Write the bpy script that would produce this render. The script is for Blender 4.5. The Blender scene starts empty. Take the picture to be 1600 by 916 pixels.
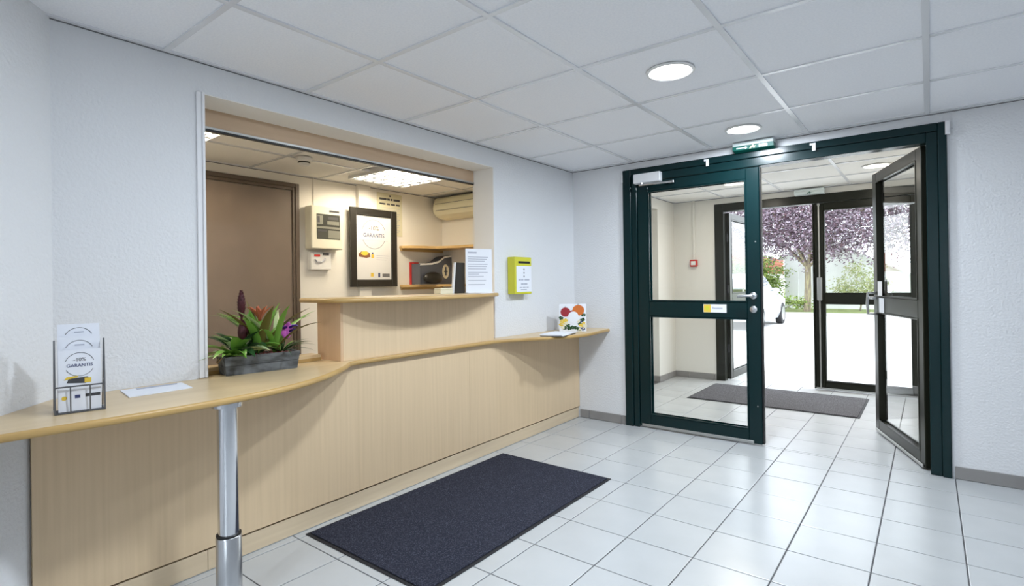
import bpy, math, random
from mathutils import Vector, Matrix
random.seed(7)
S = bpy.context.scene
COL = S.collection
PI = math.pi
H = 2.298                       # ceiling height

# ------------------------------------------------------------------ camera
cam_d = bpy.data.cameras.new('camera'); cam = bpy.data.objects.new('camera', cam_d); COL.objects.link(cam)
YAW, PITCH, ROLL = math.radians(-38.0077), math.radians(0.1725), math.radians(-0.7919)
fwd = Vector((math.sin(YAW)*math.cos(PITCH), math.cos(YAW)*math.cos(PITCH), math.sin(PITCH)))
rgt = Vector((math.cos(YAW), -math.sin(YAW), 0)); up = rgt.cross(fwd)
r2 = rgt*math.cos(ROLL) + up*math.sin(ROLL); u2 = -rgt*math.sin(ROLL) + up*math.cos(ROLL)
CAM = Vector((2.6384, -4.3268, 1.2538)); FPX = 834.696
cam.matrix_world = Matrix(((r2.x, u2.x, -fwd.x, CAM.x), (r2.y, u2.y, -fwd.y, CAM.y), (r2.z, u2.z, -fwd.z, CAM.z), (0, 0, 0, 1)))
cam_d.sensor_width = 36; cam_d.lens = FPX/1600*36; cam_d.shift_y = (441.36-458)/1600; cam_d.clip_start = .02; cam_d.clip_end = 300
S.camera = cam
def seen(p, m=40):
    d = Vector(p)-CAM; w = d.dot(fwd)
    if w < .05: return False
    u = 800+FPX*d.dot(r2)/w; v = 441.36-FPX*d.dot(u2)/w
    return -m < u < 1600+m and -m < v < 916+m

# ------------------------------------------------------------------ world, exposure
W = bpy.data.worlds.new('overcast_sky'); S.world = W; W.use_nodes = True
bg = W.node_tree.nodes['Background']; bg.inputs[0].default_value = (.86, .93, 1.0, 1); bg.inputs[1].default_value = 5.0
S.view_settings.view_transform = 'Standard'; S.view_settings.look = 'None'
S.view_settings.exposure = 0.08; S.view_settings.gamma = 1.0; S.view_settings.use_curve_mapping = False
LOBBY_W, LOBBY_C = 26.5, (.82, .91, 1.0)
OFFICE_L, OFFICE_C = 88.0, (1.0, .87, .66)
VEST_W, VEST_C = 12.0, (1.0, .93, .80)

# ------------------------------------------------------------------ materials
M = {}
def mat(name, col, rough=.6, metal=0., spec=.5, noise=None, bump=None, emit=None, coat=0.):
    m = bpy.data.materials.new(name); m.use_nodes = True; nt = m.node_tree; b = nt.nodes['Principled BSDF']
    b.inputs['Base Color'].default_value = (*col, 1); b.inputs['Roughness'].default_value = rough
    b.inputs['Metallic'].default_value = metal; b.inputs['Specular IOR Level'].default_value = spec
    b.inputs['Coat Weight'].default_value = coat
    if emit: b.inputs['Emission Color'].default_value = (*emit[0], 1); b.inputs['Emission Strength'].default_value = emit[1]
    tc = nt.nodes.new('ShaderNodeTexCoord')
    def tex(scale, detail):
        mp = nt.nodes.new('ShaderNodeMapping'); nt.links.new(tc.outputs['Object'], mp.inputs[0])
        mp.inputs['Scale'].default_value = scale if isinstance(scale, tuple) else (scale,)*3
        n = nt.nodes.new('ShaderNodeTexNoise'); n.inputs['Scale'].default_value = 1; n.inputs['Detail'].default_value = detail
        nt.links.new(mp.outputs[0], n.inputs['Vector']); return n
    if noise:                    # (scale, second colour, low, high)
        n = tex(noise[0], 4); r = nt.nodes.new('ShaderNodeValToRGB')
        r.color_ramp.elements[0].position = noise[2]; r.color_ramp.elements[1].position = noise[3]
        r.color_ramp.elements[0].color = (*col, 1); r.color_ramp.elements[1].color = (*noise[1], 1)
        nt.links.new(n.outputs['Fac'], r.inputs[0]); nt.links.new(r.outputs[0], b.inputs['Base Color'])
    if bump:                     # (scale, strength, distance)
        n = tex(bump[0], 3); bp = nt.nodes.new('ShaderNodeBump'); bp.inputs['Strength'].default_value = bump[1]; bp.inputs['Distance'].default_value = bump[2]
        nt.links.new(n.outputs['Fac'], bp.inputs['Height']); nt.links.new(bp.outputs[0], b.inputs['Normal'])
    M[name] = m; return m
def island(name, cols, rough=.6, spec=.3):
    m = mat(name, cols[0], rough, spec=spec); nt = m.node_tree; b = nt.nodes['Principled BSDF']
    g = nt.nodes.new('ShaderNodeNewGeometry'); r = nt.nodes.new('ShaderNodeValToRGB'); e = r.color_ramp.elements
    while len(e) < len(cols): e.new(.5)
    for i, c in enumerate(cols): e[i].position = i/(len(cols)-1); e[i].color = (*c, 1)
    nt.links.new(g.outputs['Random Per Island'], r.inputs[0]); nt.links.new(r.outputs[0], b.inputs['Base Color'])
    return m
def wood(name, c1, c2, scale, rough=.42):
    m = mat(name, c1, rough, noise=(scale, c2, .3, .72)); return m
mat('plaster', (.745, .752, .772), .75, bump=(75, .55, .007))
mat('office_wall', (.86, .83, .77), .7, bump=(90, .2, .003))
mat('vestibule_wall', (.76, .74, .69), .7, bump=(90, .2, .003))
mat('reveal_paint', (.89, .87, .83), .6)
mat('white_paint', (.80, .80, .82), .45)
mat('ceiling_tile', (.93, .94, .975), .85, noise=(110, (.87, .885, .93), .35, .68), bump=(150, .4, .003))
mat('ceiling_bar', (.78, .79, .82), .25, spec=.7); mat('painted_shadow_line', (.18, .18, .19), .8)  # last one: dark colour standing in for shade at the ceiling edge
mat('office_tile', (.93, .915, .88), .85, noise=(160, (.88, .865, .83), .35, .65))
def floor_tile(name):
    m = mat(name, (.52, .535, .545), .27, spec=.9, noise=(3.5, (.48, .495, .505), .3, .7), bump=(60, .05, .002)); return m
floor_tile('floor_tile')
mat('grout', (.10, .10, .105), .9)
mat('skirting_tile', (.27, .26, .255), .5, noise=(6, (.24, .23, .225), .3, .7))
wood('beech_panel', (.74, .56, .36), (.68, .51, .32), (60, 60, 1.6), .45)
wood('beech_plinth', (.72, .58, .40), (.65, .51, .345), (40, 1.6, 40), .45)
wood('beech_top', (.67, .51, .30), (.60, .44, .245), (20, 1.6, 20), .30)
wood('beech_edge', (.52, .335, .125), (.44, .27, .09), (20, 2, 20), .35)
wood('beech_end', (.66, .45, .28), (.60, .40, .24), (24, 24, 1.2), .45)
wood('beam_wood', (.58, .42, .285), (.50, .355, .235), (18, 1.2, 18), .5)
wood('shelf_wood', (.62, .42, .18), (.54, .35, .13), (16, 2, 16), .4)
mat('louvre_dark', (.03, .03, .03), .4); mat('logo_grey', (.22, .23, .27), .6)
mat('black_track', (.01, .01, .011), .4)
mat('chrome', (.72, .73, .76), .12, 1.)
mat('brushed_steel', (.55, .56, .58), .28, 1.)
mat('wire', (.16, .165, .175), .35, .8)
mat('green_paint', (.0006, .016, .018), .26, spec=.3)
mat('green_bright', (.001, .085, .066), .3, spec=.5)
mat('bronze_paint', (.013, .014, .009), .30, spec=.22)
mat('rubber_black', (.008, .008, .009), .5)
mat('alu', (.45, .45, .44), .35, .9)
mat('mat_pile', (.018, .020, .033), .95, spec=.2, noise=(170, (.085, .09, .125), .48, .75), bump=(180, .8, .004))
mat('mat_edge', (.012, .012, .015), .7)
mat('grey_mat_pile', (.075, .072, .080), .95, spec=.2, noise=(150, (.20, .195, .21), .45, .7), bump=(160, .8, .004))
mat('door_brown', (.20, .155, .122), .5, noise=(4, (.18, .14, .11), .3, .7))
mat('frame_brown', (.105, .078, .058), .45)
mat('ivory_plastic', (.78, .75, .62), .4)
mat('white_plastic', (.80, .80, .79), .4)
mat('panel_window', (.06, .062, .055), .2)
mat('panel_module', (.20, .20, .17), .4)
mat('dark_print', (.05, .05, .055), .6)
mat('blue_print', (.05, .065, .17), .6)
mat('pale_print', (.42, .44, .52), .6)
mat('red_plastic', (.55, .03, .025), .4)
mat('poster_paper', (.74, .74, .74), .5)
mat('notice_paper', (.70, .66, .48), .6)
mat('paper_white', (.80, .82, .88), .55)
mat('frame_black', (.018, .016, .013), .35)
mat('yellow_print', (.75, .52, .06), .5)
mat('yellow_box', (.62, .60, .04), .4)
mat('brown_print', (.22, .09, .04), .5)
mat('ac_cream', (.78, .74, .55), .4)
mat('slate_card', (.085, .095, .12), .5)
mat('cream_card', (.74, .69, .52), .6)
mat('trough_wood', (.15, .16, .17), .8, noise=((60, 9, 30), (.065, .068, .07), .40, .65), bump=((60, 12, 40), .5, .004))
mat('soil', (.025, .016, .012), .9)
mat('rope', (.30, .20, .10), .9)
island('leaf_green', [(.07, .19, .02), (.13, .31, .035), (.20, .40, .07), (.06, .15, .03)], .35)
island('leaf_dark', [(.012, .045, .016), (.02, .07, .02), (.035, .10, .03)], .4)
island('leaf_pale', [(.55, .62, .42), (.40, .52, .22), (.65, .68, .55)], .4)
island('leaf_maroon', [(.035, .008, .012), (.07, .012, .018), (.05, .02, .02)], .45)
island('leaf_bronze', [(.10, .06, .02), (.16, .12, .03), (.09, .13, .03)], .4)
island('leaf_coral', [(.45, .10, .05), (.55, .16, .08), (.32, .06, .05)], .45)
mat('bract_pink', (.52, .10, .42), .5)
mat('petal_violet', (.08, .02, .36), .5)
island('gravel_red', [(.45, .06, .05), (.6, .35, .3), (.35, .03, .03)], .8)
mat('diffuser', (1, 1, 1), .5, emit=((1, .99, .97), 5.0))
mat('vestibule_diffuser', (1, .97, .9), .5, emit=((1, .95, .82), 3.0))
mat('tube_light', (1, .98, .92), .5, emit=(OFFICE_C, OFFICE_L))
mat('sign_green', (.0, .07, .055), .3, emit=((.0, .20, .15), .08))
mat('sign_white', (.75, .83, .82), .35)
mat('sign_lit', (.8, .8, .5), .3, emit=((.75, .85, .25), .8))
mat('concrete', (.60, .59, .575), .9, noise=(.8, (.54, .53, .515), .3, .7))
mat('kerb_stone', (.42, .42, .40), .9)
mat('lawn', (.16, .22, .06), .95, noise=(7, (.26, .29, .10), .3, .7))
mat('house_wall', (.86, .87, .88), .9, noise=(2, (.82, .83, .84), .3, .7))
mat('brick_red', (.38, .13, .075), .9, noise=(30, (.28, .085, .05), .3, .7))
mat('roof_grey', (.30, .31, .34), .8)
mat('car_white', (.62, .65, .70), .22, coat=.6)
mat('car_glass', (.10, .12, .14), .06, spec=.8)
mat('tyre', (.02, .02, .022), .8)
mat('lamp_red', (.35, .02, .02), .25)
mat('bark', (.16, .13, .10), .9, noise=((20, 20, 4), (.32, .29, .16), .4, .7), bump=((30, 30, 6), .6, .02))
island('plum_leaf', [(.09, .055, .075), (.20, .145, .18), (.36, .31, .36), (.13, .07, .08), (.27, .22, .27)], .5)
island('hedge_leaf', [(.10, .17, .03), (.20, .30, .06), (.32, .38, .11), (.08, .12, .03)], .6)
island('shrub_leaf', [(.32, .38, .14), (.45, .48, .24), (.22, .28, .09), (.5, .48, .28)], .6)
def glass(name, tint, base=.035, ior=1.45):
    m = bpy.data.materials.new(name); m.use_nodes = True; nt = m.node_tree; nt.nodes.clear()
    o = nt.nodes.new('ShaderNodeOutputMaterial'); t = nt.nodes.new('ShaderNodeBsdfTransparent'); g = nt.nodes.new('ShaderNodeBsdfGlossy')
    t.inputs[0].default_value = (*tint, 1); g.inputs['Roughness'].default_value = .01
    f = nt.nodes.new('ShaderNodeFresnel'); f.inputs[0].default_value = ior; x = nt.nodes.new('ShaderNodeMixShader')
    gm = nt.nodes.new('ShaderNodeNewGeometry'); sb = nt.nodes.new('ShaderNodeMath'); sb.operation = 'SUBTRACT'; sb.inputs[0].default_value = 1; nt.links.new(gm.outputs['Backfacing'], sb.inputs[1]); ml = nt.nodes.new('ShaderNodeMath'); ml.operation = 'MULTIPLY'; nt.links.new(f.outputs[0], ml.inputs[0]); nt.links.new(sb.outputs[0], ml.inputs[1]); nt.links.new(ml.outputs[0], x.inputs[0]); nt.links.new(t.outputs[0], x.inputs[1]); nt.links.new(g.outputs[0], x.inputs[2]); nt.links.new(x.outputs[0], o.inputs[0])
    M[name] = m
glass('door_glass', (.985, .99, .985)); glass('window_glass', (.97, .985, .98))

# ------------------------------------------------------------------ mesh helpers (verts in world coordinates unless said)
class MB:
    def __init__(s): s.v = []; s.f = []; s.mi = []; s.m = 0
    def add(s, vs, fs):
        b = len(s.v); s.v += [tuple(x) for x in vs]; s.f += [tuple(b+i for i in q) for q in fs]; s.mi += [s.m]*len(fs); return s
    def box(s, x0, x1, y0, y1, z0, z1, bev=0.):
        if bev <= 0:
            return s.add([(x0,y0,z0),(x1,y0,z0),(x1,y1,z0),(x0,y1,z0),(x0,y0,z1),(x1,y0,z1),(x1,y1,z1),(x0,y1,z1)],
                [(3,2,1,0),(4,5,6,7),(0,1,5,4),(1,2,6,5),(2,3,7,6),(3,0,4,7)])
        b = min(bev, (x1-x0)*.49, (y1-y0)*.49, (z1-z0)*.49); vs = []; ix = {}
        for i in (0,1):
            for j in (0,1):
                for k in (0,1):
                    for a in range(3):
                        p = [(x0,x1)[i],(y0,y1)[j],(z0,z1)[k]]; sg = [(1,-1)[i],(1,-1)[j],(1,-1)[k]]
                        for q in range(3):
                            if q != a: p[q] += sg[q]*b
                        ix[i,j,k,a] = len(vs); vs.append(p)
        fs = []
        c = Vector(((x0+x1)/2,(y0+y1)/2,(z0+z1)/2))
        def face(ids):
            P = [Vector(vs[q]) for q in ids]; n = (P[1]-P[0]).cross(P[2]-P[0])
            m = sum(P, Vector())/len(P)-c
            fs.append(tuple(ids) if n.dot(m) > 0 else tuple(reversed(ids)))
        for a in range(3):
            o1, o2 = [q for q in range(3) if q != a]
            for sd in (0,1):
                ids = []
                for (p,q) in ((0,0),(1,0),(1,1),(0,1)):
                    t = [0,0,0]; t[a] = sd; t[o1] = p; t[o2] = q; ids.append(ix[t[0],t[1],t[2],a])
                face(ids)
        for a in range(3):
            o1, o2 = [q for q in range(3) if q != a]
            for p in (0,1):
                for q in (0,1):
                    t0 = [0,0,0]; t0[o1] = p; t0[o2] = q; t1 = list(t0); t1[a] = 1
                    face([ix[(*t0,o1)], ix[(*t1,o1)], ix[(*t1,o2)], ix[(*t0,o2)]])
        for i in (0,1):
            for j in (0,1):
                for k in (0,1): face([ix[i,j,k,0], ix[i,j,k,1], ix[i,j,k,2]])
        return s.add(vs, fs)
    def prism(s, pts, z0, z1):       # polygon in xy (counter-clockwise), extruded along z
        n = len(pts)
        return s.add([(x,y,z0) for x,y in pts]+[(x,y,z1) for x,y in pts], [tuple(reversed(range(n))), tuple(range(n,2*n))]+[(i,(i+1)%n,n+(i+1)%n,n+i) for i in range(n)])
    def prism_ax(s, pts, a0, a1, ax):   # polygon (p,q) in the plane normal to ax
        n = len(pts)
        def P(p, q, a): return (a,p,q) if ax == 0 else (p,a,q)
        vs = [P(p,q,a0) for p,q in pts]+[P(p,q,a1) for p,q in pts]
        fs = [tuple(reversed(range(n))), tuple(range(n,2*n))]+[(i,(i+1)%n,n+(i+1)%n,n+i) for i in range(n)]
        if ax == 1: fs = [tuple(reversed(q)) for q in fs]
        return s.add(vs, fs)
    def tube(s, pts, r, seg=8, cap=True):
        pts = [Vector(p) for p in pts]; n = len(pts); R = r if isinstance(r, (list, tuple)) else [r]*n
        vs = []; fs = []; prev = None
        for i, p in enumerate(pts):
            t = (pts[min(i+1,n-1)]-pts[max(i-1,0)]).normalized()
            if prev is None: a = t.orthogonal().normalized()
            else: a = (prev-t*prev.dot(t)); a = a.normalized() if a.length > 1e-6 else t.orthogonal().normalized()
            prev = a; b = t.cross(a)
            for k in range(seg):
                q = 2*PI*k/seg; vs.append(p+(a*math.cos(q)+b*math.sin(q))*R[i])
        for i in range(n-1):
            for k in range(seg): fs.append((i*seg+k, i*seg+(k+1)%seg, (i+1)*seg+(k+1)%seg, (i+1)*seg+k))
        if cap: fs += [tuple(reversed(range(seg))), tuple(range((n-1)*seg, n*seg))]
        return s.add(vs, fs)
    def lathe(s, c, prof, seg=24, axis='z'):
        vs = []; fs = []; n = len(prof)
        for (r, h) in prof:
            for k in range(seg):
                a = 2*PI*k/seg; p, q = r*math.cos(a), r*math.sin(a)
                vs.append({'z':(c[0]+p,c[1]+q,c[2]+h),'y':(c[0]+q,c[1]+h,c[2]+p),'x':(c[0]+h,c[1]+p,c[2]+q)}[axis])
        for i in range(n-1):
            for k in range(seg): fs.append((i*seg+k, i*seg+(k+1)%seg, (i+1)*seg+(k+1)%seg, (i+1)*seg+k))
        fs += [tuple(reversed(range(seg))), tuple(range((n-1)*seg, n*seg))]
        return s.add(vs, fs)
    def sphere(s, c, rx, ry, rz, seg=12, rings=8):
        prof = [(max(math.sin(PI*i/rings), .02), -math.cos(PI*i/rings)) for i in range(rings+1)]
        vs = []; fs = []
        for (r, h) in prof:
            for k in range(seg): a = 2*PI*k/seg; vs.append((c[0]+rx*r*math.cos(a), c[1]+ry*r*math.sin(a), c[2]+rz*h))
        for i in range(rings):
            for k in range(seg): fs.append((i*seg+k, i*seg+(k+1)%seg, (i+1)*seg+(k+1)%seg, (i+1)*seg+k))
        return s.add(vs, fs)
    def plate(s, o, R, U, pts, t=.0008):   # polygon in a plane (o, right R, up U) with thickness t towards the viewer
        o, R, U = Vector(o), Vector(R), Vector(U); N = R.cross(U); n = len(pts)
        vs = [o+R*p+U*q for p,q in pts]+[o+R*p+U*q+N*t for p,q in pts]
        return s.add(vs, [tuple(reversed(range(n))), tuple(range(n,2*n))]+[(i,(i+1)%n,n+(i+1)%n,n+i) for i in range(n)])
    def rect(s, o, R, U, x0, x1, y0, y1, t=.0008): return s.plate(o, R, U, [(x0,y0),(x1,y0),(x1,y1),(x0,y1)], t)
    def disc(s, o, R, U, cx, cy, r, ry=None, t=.0008, seg=24): return s.plate(o, R, U, [(cx+r*math.cos(2*PI*k/seg), cy+(ry or r)*math.sin(2*PI*k/seg)) for k in range(seg)], t)
    def arc(s, o, R, U, cx, cy, r, w, a0, a1, t=.0008, seg=28):
        for k in range(seg):
            p, q = [math.radians(a0+(a1-a0)*j/seg) for j in (k, k+1)]
            s.plate(o, R, U, [(cx+(r-w)*math.cos(p), cy+(r-w)*math.sin(p)), (cx+r*math.cos(p), cy+r*math.sin(p)), (cx+r*math.cos(q), cy+r*math.sin(q)), (cx+(r-w)*math.cos(q), cy+(r-w)*math.sin(q))], t)
        return s
    def mesh(s, name, mats, smooth=None):
        me = bpy.data.meshes.new(name); me.from_pydata(s.v, [], s.f); me.update()
        for m in (mats if isinstance(mats, (list, tuple)) else [mats]): me.materials.append(M[m] if isinstance(m, str) else m)
        me.polygons.foreach_set('material_index', s.mi)
        if smooth is not None:
            me.polygons.foreach_set('use_smooth', [True]*len(me.polygons))
            me.set_sharp_from_angle(angle=math.radians(smooth))
        return me
    def build(s, name, mats, parent=None, smooth=None, local=False):
        o = place(name, s.mesh(name, mats, smooth), parent, local)
        if name in ('printed_flower', 'printed_greenery', 'dark_module', 'module_row', 'logo_ring', 'printed_line', 'breakfast_picture', 'logo_block', 'arrow_mark', 'red_bauble', 'bauble_cap', 'emblem_mark', 'arrow_and_door'): o['kind'] = 'stuff'
        return o
WORLD = {}
def place(name, me, parent=None, local=False):
    o = bpy.data.objects.new(name, me); COL.objects.link(o)
    if parent is not None:
        o.parent = parent
        pw = WORLD.get(parent.name, Matrix.Identity(4))
        if not local: o.matrix_parent_inverse = pw.inverted(); WORLD[o.name] = Matrix.Identity(4)
        else: WORLD[o.name] = pw
    return o
def tag(o, label=None, cat=None, group=None, kind=None):
    if label: o['label'] = label
    if cat: o['category'] = cat
    if group: o['group'] = group
    if kind: o['kind'] = kind
    return o
def thing(name, loc, label, cat, group=None, rz=0., kind=None):
    o = bpy.data.objects.new(name, None); COL.objects.link(o); o.location = loc; o.rotation_euler = (0,0,rz); o.empty_display_size = .1
    WORLD[o.name] = Matrix.Translation(loc) @ Matrix.Rotation(rz, 4, 'Z')
    return tag(o, label, cat, group, kind)
def struct(name, mb, m, label=None, smooth=None, cat=None): return tag(mb.build(name, m, None, smooth), label, cat, None, 'structure')
def copy_at(o, loc, rz=0., parent=None):
    c = o.copy(); COL.objects.link(c); c.location = loc; c.rotation_euler = (0,0,rz)
    if parent is not None: c.parent = parent
    return c
EY, EZ, EX = Vector((0,1,0)), Vector((0,0,1)), Vector((1,0,0))
def text(name, body, size, o, R, U, m, parent, t=.0006, bold=0.):
    cu = bpy.data.curves.new('t', 'FONT'); cu.body = body; cu.size = size; cu.align_x = 'CENTER'; cu.align_y = 'CENTER'; cu.offset = bold*size; cu.resolution_u = 3
    ob = bpy.data.objects.new('t', cu); COL.objects.link(ob)
    me = bpy.data.meshes.new_from_object(ob.evaluated_get(bpy.context.evaluated_depsgraph_get()))
    bpy.data.objects.remove(ob); bpy.data.curves.remove(cu)
    o, R, U = Vector(o), Vector(R), Vector(U); N = R.cross(U)
    for v in me.vertices: v.co = o+R*v.co.x+U*v.co.y+N*t
    me.name = name; me.materials.clear(); me.materials.append(M[m])
    return place(name, me, parent)
def area(name, loc, power, col, size, parent=None, shape='DISK', sy=None):
    l = bpy.data.lights.new(name, 'AREA'); l.energy = power; l.color = col; l.shape = shape; l.size = size
    if sy: l.size_y = sy
    o = bpy.data.objects.new(name, l); COL.objects.link(o); o.location = loc
    if parent is not None: o.parent = parent; o.matrix_parent_inverse = WORLD.get(parent.name, Matrix.Identity(4)).inverted()
    return o

# ------------------------------------------------------------------ the building shell
YL0, YL1 = -3.252, -1.165          # pass-through opening in the left wall
OX = -2.02                         # back wall of the office
YO = .27                           # end wall of the office
VY = 2.6                           # outer wall of the vestibule
DX0, DX1, DH = .52, 2.735, 2.235   # lobby door frame
OX0, OX1, OH = .50, 2.69, 2.225    # outer door frame
TOPZ = 2.62
b = MB()
b.box(-.2, 0, -4.0, YL0, 0, TOPZ); b.box(-.2, 0, YL1, YO, 0, TOPZ); b.box(-.2, 0, YL0, YL1, 2.157, TOPZ); b.box(-.2, 0, YL0, YL1, 0, .80)
struct('wall_left', b, 'plaster', 'textured white plaster wall with the reception hatch')
b = MB()                                        # oblique wall beside the counter, running on behind the camera
b.prism([(-.2, -3.80), (0, -3.80), (.99, -4.647), (.99, -7.6), (.79, -7.6), (.79, -4.74), (-.2, -3.90)][::-1], 0, TOPZ)
struct('wall_left_near', b, 'plaster', 'white plaster wall turning towards the room at the counter end')
b = MB(); b.box(0, DX0, 0, .18, -.1, TOPZ); b.box(DX1, 5.4, 0, .18, -.1, TOPZ); b.box(DX0, DX1, 0, .18, DH, TOPZ)
struct('wall_back', b, 'plaster', 'white plaster wall around the green double door')
b = MB(); b.box(5.4, 5.6, -7.6, .18, 0, TOPZ); struct('wall_right', b, 'plaster', 'white plaster wall on the right')
b = MB(); b.box(.79, 5.6, -7.8, -7.6, 0, .9); b.box(.79, 5.6, -7.8, -7.6, 2.2, TOPZ); b.box(.79, 2.9, -7.8, -7.6, .9, 2.2); b.box(4.7, 5.6, -7.8, -7.6, .9, 2.2)
struct('wall_rear', b, 'plaster', 'white plaster wall with an added daylight window')
def window(name, x0, x1, y0, y1, z0, z1, label):
    fr = MB(); w = .06; alongx = (x1-x0) > (y1-y0)
    fr.box(x0, x1, y0, y1, z0, z0+w); fr.box(x0, x1, y0, y1, z1-w, z1)
    n = 3; pane = MB()
    for i in range(n):
        if alongx:
            p = x0+(x1-x0-w)*i/(n-1); fr.box(p, p+w, y0, y1, z0+w, z1-w)
        else:
            p = y0+(y1-y0-w)*i/(n-1); fr.box(x0, x1, p, p+w, z0+w, z1-w)
    o = struct(name, fr, 'white_paint', label)
    for i in range(n-1):
        pane = MB()
        if alongx: pane.box(x0+(x1-x0-w)*i/(n-1)+w, x0+(x1-x0-w)*(i+1)/(n-1), (y0+y1)/2-.004, (y0+y1)/2+.004, z0+w, z1-w)
        else: pane.box((x0+x1)/2-.004, (x0+x1)/2+.004, y0+(y1-y0-w)*i/(n-1)+w, y0+(y1-y0-w)*(i+1)/(n-1), z0+w, z1-w)
        pane.build('pane', 'window_glass', o)
window('added_window_1', 2.9, 4.7, -7.74, -7.66, .9, 2.2, 'wide white window added unseen behind the viewpoint for daylight')  # added out of view, sized by how much sky light it lets in
# office
b = MB(); b.box(OX-.15, OX, -5.0, YO+.12, 0, TOPZ); struct('wall_office_back', b, 'office_wall', 'cream office wall behind the hatch')
b = MB(); b.box(OX, -.2, YO, YO+.12, 0, TOPZ); struct('wall_office_end', b, 'office_wall', 'cream office end wall with corner shelves')
b = MB(); b.box(OX-.15, -.2, -5.12, -5.0, 0, TOPZ); b.box(-.26, -.2, -5.0, -4.0, 0, TOPZ); struct('wall_office_near', b, 'office_wall', 'cream office wall out of sight')
b = MB(); b.box(-.215, -.2005, YL1, YO, 0, TOPZ); b.box(-.215, -.2005, -4.0, YL0, 0, TOPZ); struct('wall_office_front', b, 'office_wall', 'cream office side of the hatch wall')
# vestibule
b = MB(); b.box(-.65, -.03, 2.06, VY+.15, 0, TOPZ); b.box(-.65, -.03, .40, 2.06, 2.165, TOPZ); b.box(-.65, -.45, .40, 2.06, 0, 2.165); b.box(-.2, -.03, .18, .40, 0, TOPZ)
struct('wall_vestibule_left', b, 'vestibule_wall', 'cream vestibule wall with an alcove')
b = MB(); b.box(-.03, OX0, VY, VY+.15, 0, TOPZ); b.box(OX1, 3.0, VY, VY+.15, 0, TOPZ); b.box(OX0, OX1, VY, VY+.15, OH, TOPZ)
struct('wall_vestibule_back', b, 'vestibule_wall', 'cream vestibule wall around the outer doors')
b = MB(); b.box(2.84, 3.0, .18, VY, 0, TOPZ); struct('wall_vestibule_right', b, 'vestibule_wall', 'cream vestibule wall behind the open leaf')
b = MB(); b.box(-2.2, 5.6, -7.8, VY+.15, TOPZ, TOPZ+.15); struct('unseen_roof_slab', b, 'white_paint', 'unseen flat roof slab blocking sky light above the ceilings')  # never in view, put in to keep sky light out above the ceilings
# hatch reveals and trims
b = MB(); b.box(-.2, -.001, YL1-.004, YL1-.0005, .84, 2.153); b.box(-.2, -.001, YL0, YL1-.004, 2.153, 2.1565)
struct('trim_1', b, 'reveal_paint', 'cream painted reveal of the reception hatch')
b = MB(); b.box(.0005, .010, YL0-.034, YL0-.012, .842, 2.158, .002); b.box(.0005, .016, YL0-.012, YL0, .842, 2.158, .002)
struct('trim_2', b, 'white_paint', 'white corner trim on the near side of the hatch')

# floors, tiles one by one
TS, FX0, FY0 = .32533, .14814, .03487
def tiles(floor, x0, x1, y0, y1, name, m, hidden=None):
    g = .0056; count = 0; rest = MB(); cache = {}
    def tile(mb, w, h, cx, cy, z):
        a, c = w/2, h/2; e = .0025
        mb.add([(cx-a,cy-c,z-.006),(cx+a,cy-c,z-.006),(cx+a,cy+c,z-.006),(cx-a,cy+c,z-.006),(cx-a,cy-c,z-.0012),(cx+a,cy-c,z-.0012),(cx+a,cy+c,z-.0012),(cx-a,cy+c,z-.0012),
            (cx-a+e,cy-c+e,z),(cx+a-e,cy-c+e,z),(cx+a-e,cy+c-e,z),(cx-a+e,cy+c-e,z)],
            [(0,1,5,4),(1,2,6,5),(2,3,7,6),(3,0,4,7),(4,5,9,8),(5,6,10,9),(6,7,11,10),(7,4,8,11),(8,9,10,11)])
    i0, i1 = math.floor((x0-FX0)/TS), math.ceil((x1-FX0)/TS); j0, j1 = math.floor((y0-FY0)/TS), math.ceil((y1-FY0)/TS)
    for i in range(i0, i1):
        for j in range(j0, j1):
            a0, a1 = max(FX0+i*TS, x0), min(FX0+(i+1)*TS, x1); c0, c1 = max(FY0+j*TS, y0), min(FY0+(j+1)*TS, y1)
            w, h = a1-a0-g, c1-c0-g
            if w < .01 or h < .01: continue
            cx, cy = (a0+a1)/2, (c0+c1)/2
            if (seen((cx, cy, 0), 90)) and not (hidden and hidden(cx, cy)):
                k = (round(w,3), round(h,3))
                if k not in cache:
                    t = MB(); tile(t, w, h, 0, 0, 0); cache[k] = t.mesh(name, m)
                o = bpy.data.objects.new(name, cache[k]); COL.objects.link(o); o.location = (cx, cy, random.uniform(-.0003, .0003)); o.parent = floor; count += 1
            else: tile(rest, w, h, cx, cy, 0)
    if rest.v: tag(rest.build(name+'_field', m, floor), kind='stuff')
b = MB(); b.box(-.2, 5.6, -7.8, .0, -.1, -.004); b.box(DX0, DX1, 0, .2, -.1, -.004); b.box(-.65, 3.0, .18, VY+.15, -.1, -.004)
floor = struct('floor', b, 'grout', 'pale grey tiled floor of lobby and vestibule')
tiles(floor, .035, 5.4, -7.6, .0, 'floor_tile', 'floor_tile')
tiles(floor, -.03, 2.84, .0, VY+.15, 'floor_tile', 'floor_tile', lambda x, y: y < .2 and (x < DX0 or x > DX1))
b = MB(); b.box(OX, -.2, -5.0, YO, -.1, 0); struct('floor_office', b, 'skirting_tile', 'grey office floor hidden behind the counter')

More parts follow.
